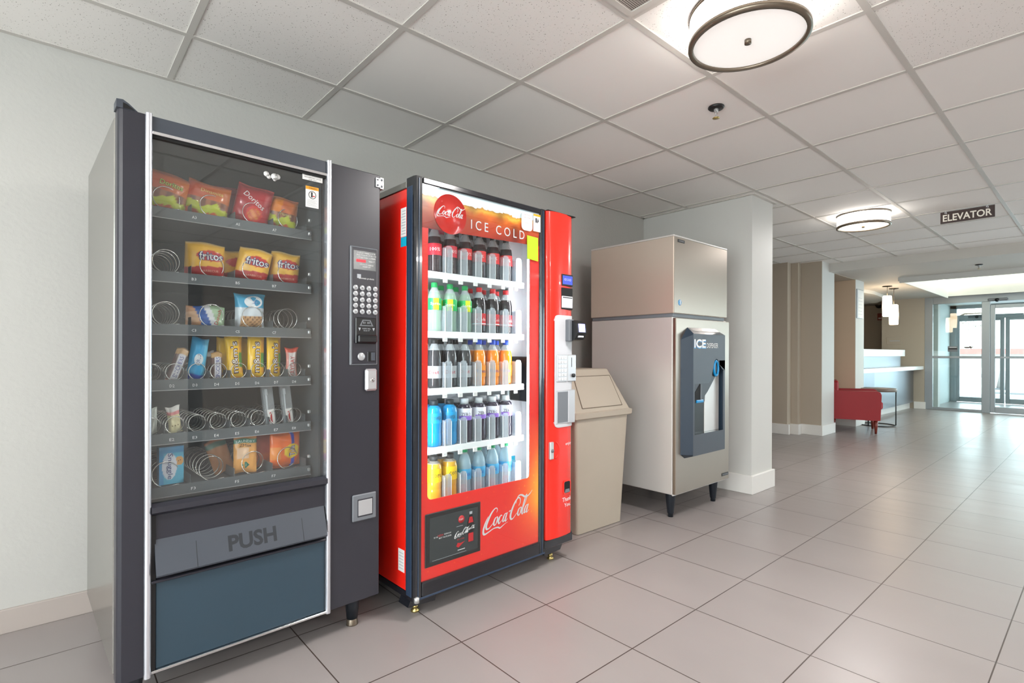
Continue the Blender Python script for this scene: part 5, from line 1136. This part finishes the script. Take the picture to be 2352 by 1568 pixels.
# glazed entrance: inner screen, vestibule, outer screen
def frame_box(q, x, y0, y1, z0, z1, d=.06, m='alu_door'): q.box(x, x + d, y0, y1, z0, z1, m, .004)
q = MB(); x = 13.36
frame_box(q, x, 2.36, 2.49, 0, 2.25); frame_box(q, x, -3.05, 2.36, 2.11, 2.25); frame_box(q, x, 1.50, 1.62, 0, 2.11, .09); frame_box(q, x, 1.62, 2.36, 0, .05); frame_box(q, x, 1.62, 2.36, 1.03, 1.075)
frame_box(q, x, -3.05, -2.0, 0, .05); frame_box(q, x, -2.1, -2.0, 0, 2.11, .09)
struct('window_7', q)
q = MB(); q.box(13.385, 13.391, 1.62, 2.36, .05, 2.11, 'glass_g'); q.box(13.385, 13.391, -3.05, -2.1, .05, 2.11, 'glass_g'); struct('window_8', q)
def leaf_door(name, x, y0, y1, z1=2.05, rail=.12):
    r_ = bpy.data.objects.new(name, None); C.objects.link(r_); r_.location = (x, y0, 0); r_['kind'] = 'structure'; w = y1 - y0
    q = MB(); q.box(0, .045, 0, .07, .01, z1, 'alu_door', .004); q.box(0, .045, w - .07, w, .01, z1, 'alu_door', .004); q.box(0, .045, .07, w - .07, .01, rail, 'alu_door', .004); q.box(0, .045, .07, w - .07, z1 - .07, z1, 'alu_door', .004); q.box(0, .045, .07, w - .07, 1.035, 1.07, 'alu_door', .003); o1 = q.build('door_frame', r_); o1['kind'] = 'structure'
    q = MB(); q.box(.02, .026, .07, w - .07, rail, z1 - .07, 'glass_g'); o2 = q.build('door_pane', r_); o2['kind'] = 'structure'
leaf_door('door_1', 13.38, .30, 1.50); leaf_door('door_2', 13.38, -.90, .30); leaf_door('door_3', 13.38, -2.0, -.90)
q = MB(); q.box(13.36, 16.6, 2.50, 2.60, 0, 2.25, 'vestib'); q.box(13.36, 16.6, -3.2, -3.05, 0, 2.25, 'vestib'); q.box(14.1, 14.3, 2.40, 2.50, 0, 2.25, 'wall_white'); struct('wall_vestibule', q)
q = MB(); q.box(13.46, 16.7, -3.2, 2.6, 2.25, 2.33, 'lobby_ceiling'); struct('ceiling_vestibule', q)
x = 16.0; q = MB()
frame_box(q, x, 2.38, 2.50, 0, 2.25); frame_box(q, x, -3.05, 2.50, 2.17, 2.25); frame_box(q, x, -3.05, 2.50, 1.93, 2.02); struct('window_9', q)
leaf_door('door_4', 16.02, 1.56, 2.40, 1.95); leaf_door('door_5', 16.02, .72, 1.54, 1.95); leaf_door('door_6', 16.02, -.12, .70, 1.95)
q = MB(); q.box(16.03, 16.036, -3.05, -.12, .05, 1.95, 'glass_g'); q.box(16.03, 16.036, -3.05, 2.4, 2.02, 2.17, 'glass_g'); struct('window_10', q)
t = thing('door_sensor', 'dark motion sensor on the header above the sliding entrance doors', 'door sensor', (13.354, 1.40, 2.10)); q = MB(); q.box(-.035, .006, -.15, .13, .02, .065, 'grey_dk', .01); q.build('housing', t); q = MB(); q.lathe([(0, -.06), (.03, -.055), (.035, -.02), (.035, .0)], 'black', 16, (0, 0, .03), axis='x', cap=False); q.build('lens', t)
t = thing('door_sensor', 'greenish motion sensor on the outer doors, seen through the glass', 'door sensor', (15.992, 2.02, 1.95)); q = MB(); q.box(-.035, .0, -.15, .15, .0, .05, 'grey_dk', .01); q.build('housing', t); q = MB(); q.lathe([(0, -.06), (.03, -.055), (.035, -.02)], 'black', 16, (0, 0, .02), axis='x', cap=False); q.build('lens', t)
t = thing('door_decal', 'small dark rectangular sticker on the left entrance pane', 'sticker', (13.383, 2.05, 1.16)); q = MB(); q.box(-.001, .0, -.075, .075, 0, .11, 'grey_dk'); q.box(-.002, -.001, -.07, .07, .045, .07, 'black'); q.box(-.002, -.001, -.06, .05, .085, .092, 'txt_w'); q.build('printed_sheet', t)
t = thing('bird_decal', 'brown flying bird silhouette sticker on the left entrance pane', 'sticker', (13.383, 1.80, 1.245)); q = MB(); q.prism([(.085, .012), (.07, -.012), (.03, -.018), (-.01, -.012), (-.035, -.040), (-.030, -.012), (-.075, .012), (-.03, .012), (-.005, .030), (0, .012), (.04, .012)], -.001, 0, 'sign', 'yz'); q.build('silhouette', t)

# ------------------------------------------------------------------ outside
q = MB(); q.box(16.7, 120, -60, 60, -.14, -.02, 'concrete'); struct('ground', q)
q = MB(); q.box(16.7, 19.5, -20, 20, -.05, 0, 'asphalt'); struct('path', q)
t = thing('building', 'long low building with pale red fascia across the car park', 'building', (62, 0, 0))
q = MB(); q.box(0, 8, -30, 30, -.02, 1.15, 'vestib'); q.build('wall', t); q = MB(); q.box(-.4, 8.4, -30.4, 30.4, 1.15, 1.62, 'roof_red'); q.build('roof', t)
q = MB(); q.prism([(44 + 13 * math.cos(k * PI / 12), 2.4 + 2.6 * math.sin(k * PI / 12)) for k in range(24)], -.02, -.01, 'asphalt', 'xy'); struct('ground_patch', q)
q = MB(); q.box(20.4, 20.55, -8, 2.3, -.02, .03, 'asphalt'); struct('trim_6', q)
for yy, lb in ((2.62, 'pale traffic cone outside, left one of two beyond the doors'), (2.30, 'pale traffic cone outside, right one of two beyond the doors')):
    t = thing('traffic_cone', lb, 'traffic cone', (23.0, yy, -.02), 0, 'traffic cones outside'); q = MB(); q.lathe([(.13, .04), (.03, .68), (.0, .70)], 'orange', 16); q.build('cone', t); q = MB(); q.box(-.14, .14, -.14, .14, 0, .05, 'grey_dk', .01); q.build('base', t)
t = thing('tree', 'leafy green tree seen through the left entrance pane', 'tree', (30, 5.0, -.02))
q = MB(); q.tube([(0, 0, 0), (.1, 0, 1.5), (0, -.1, 3.0), (.2, -.5, 4.2)], [.16, .13, .10, .05], 'bark', 8); q.tube([(0, -.05, 2.4), (0, -.8, 2.9), (0, -1.6, 2.9)], [.07, .04, .015], 'bark', 6); q.build('trunk', t)
q = MB(); rr = random.Random(4)
for _ in range(900):
    k = rr.random()
    if k < .38: cx, cy, cz, s_ = 0, -.9, 2.62, (.25, .34, .2)
    elif k < .52: cx, cy, cz, s_ = 0, -1.25, 2.25, (.2, .2, .16)
    else: cx, cy, cz, s_ = .1, .1, 4.4, (1.2, 1.4, .9)
    p = Vector((cx + rr.gauss(0, s_[0]), cy + rr.gauss(0, s_[1]), cz + rr.gauss(0, s_[2]))); d = rr.uniform(.05, .10)
    e = Matrix.Rotation(rr.uniform(0, 6), 3, 'X') @ Matrix.Rotation(rr.uniform(0, 6), 3, 'Z')
    q.add([tuple(p + e @ Vector(v_)) for v_ in ((-d, 0, 0), (0, -d * .5, 0), (d, 0, 0), (0, d * .5, 0))], [(0, 1, 2, 3)], 'leaf')
o = q.build('foliage', t)

# ------------------------------------------------------------------ camera, daylight, view
cam = bpy.data.cameras.new('camera'); co = bpy.data.objects.new('camera', cam); C.objects.link(co)
AZ, FPX, HZ, ROLL = .8490, 1209.04, 810.46, .0031
cam.sensor_width = 36; cam.lens = FPX / 2352 * 36; cam.shift_y = (HZ - 784) / 2352; cam.clip_start = .05; cam.clip_end = 300
co.matrix_world = Matrix.Translation((0, 0, 1.108)) @ Matrix.Rotation(AZ - PI / 2, 4, 'Z') @ Matrix.Rotation(PI / 2, 4, 'X') @ Matrix.Rotation(ROLL, 4, 'Z')
bpy.context.scene.camera = co

wd = bpy.data.worlds.new('sky'); bpy.context.scene.world = wd; wd.use_nodes = True
N = wd.node_tree.nodes; L = wd.node_tree.links; bg = N['Background']
tc = N.new('ShaderNodeTexCoord'); sx = N.new('ShaderNodeSeparateXYZ'); L.new(tc.outputs['Generated'], sx.inputs[0])
r = N.new('ShaderNodeValToRGB'); L.new(sx.outputs[2], r.inputs[0]); e = r.color_ramp.elements
e[0].color = (1, 1, 1, 1); e[1].color = (.72, .86, 1, 1)
L.new(r.outputs[0], bg.inputs[0]); bg.inputs[1].default_value = 2.4
# added area lights stand in for daylight at the windows and entrance
def daylight_fill(x, y, z, w, h, dirv, e_, col=(.93, .97, 1)):
    l = bpy.data.lights.new('daylight_fill', 'AREA'); l.shape = 'RECTANGLE'; l.size = w; l.size_y = h; l.energy = e_; l.color = col
    o = bpy.data.objects.new('daylight_fill', l); C.objects.link(o)
    zz = -Vector(dirv).normalized(); up = Vector((0, 0, 1)); xx = up.cross(zz).normalized(); yy = zz.cross(xx)
    m_ = Matrix((xx, yy, zz)).transposed().to_4x4(); m_.translation = Vector((x, y, z)); o.matrix_world = m_
for a, c_ in wins: daylight_fill((a + c_) / 2, -3.25, 1.32, c_ - a, 1.7, (0, 1, .5), 15, (.66, .85, 1))
daylight_fill(-3.25, -.5, 1.3, 4.1, 1.75, (1, 0, .8), 64)
daylight_fill(16.75, 0, 1.1, 5, 2.0, (-1, 0, 0), 50, (.62, .84, 1))
s = bpy.context.scene
s.view_settings.view_transform = 'Standard'; s.view_settings.look = 'None'; s.view_settings.exposure = 1.26; s.view_settings.gamma = 1; s.view_settings.use_curve_mapping = False
s.cycles.use_denoising = True
s.cycles.max_bounces = 8; s.cycles.diffuse_bounces = 4; s.cycles.glossy_bounces = 4; s.cycles.transmission_bounces = 4; s.cycles.transparent_max_bounces = 48
s.cycles.sample_clamp_indirect = 6; s.cycles.caustics_reflective = False; s.cycles.caustics_refractive = False
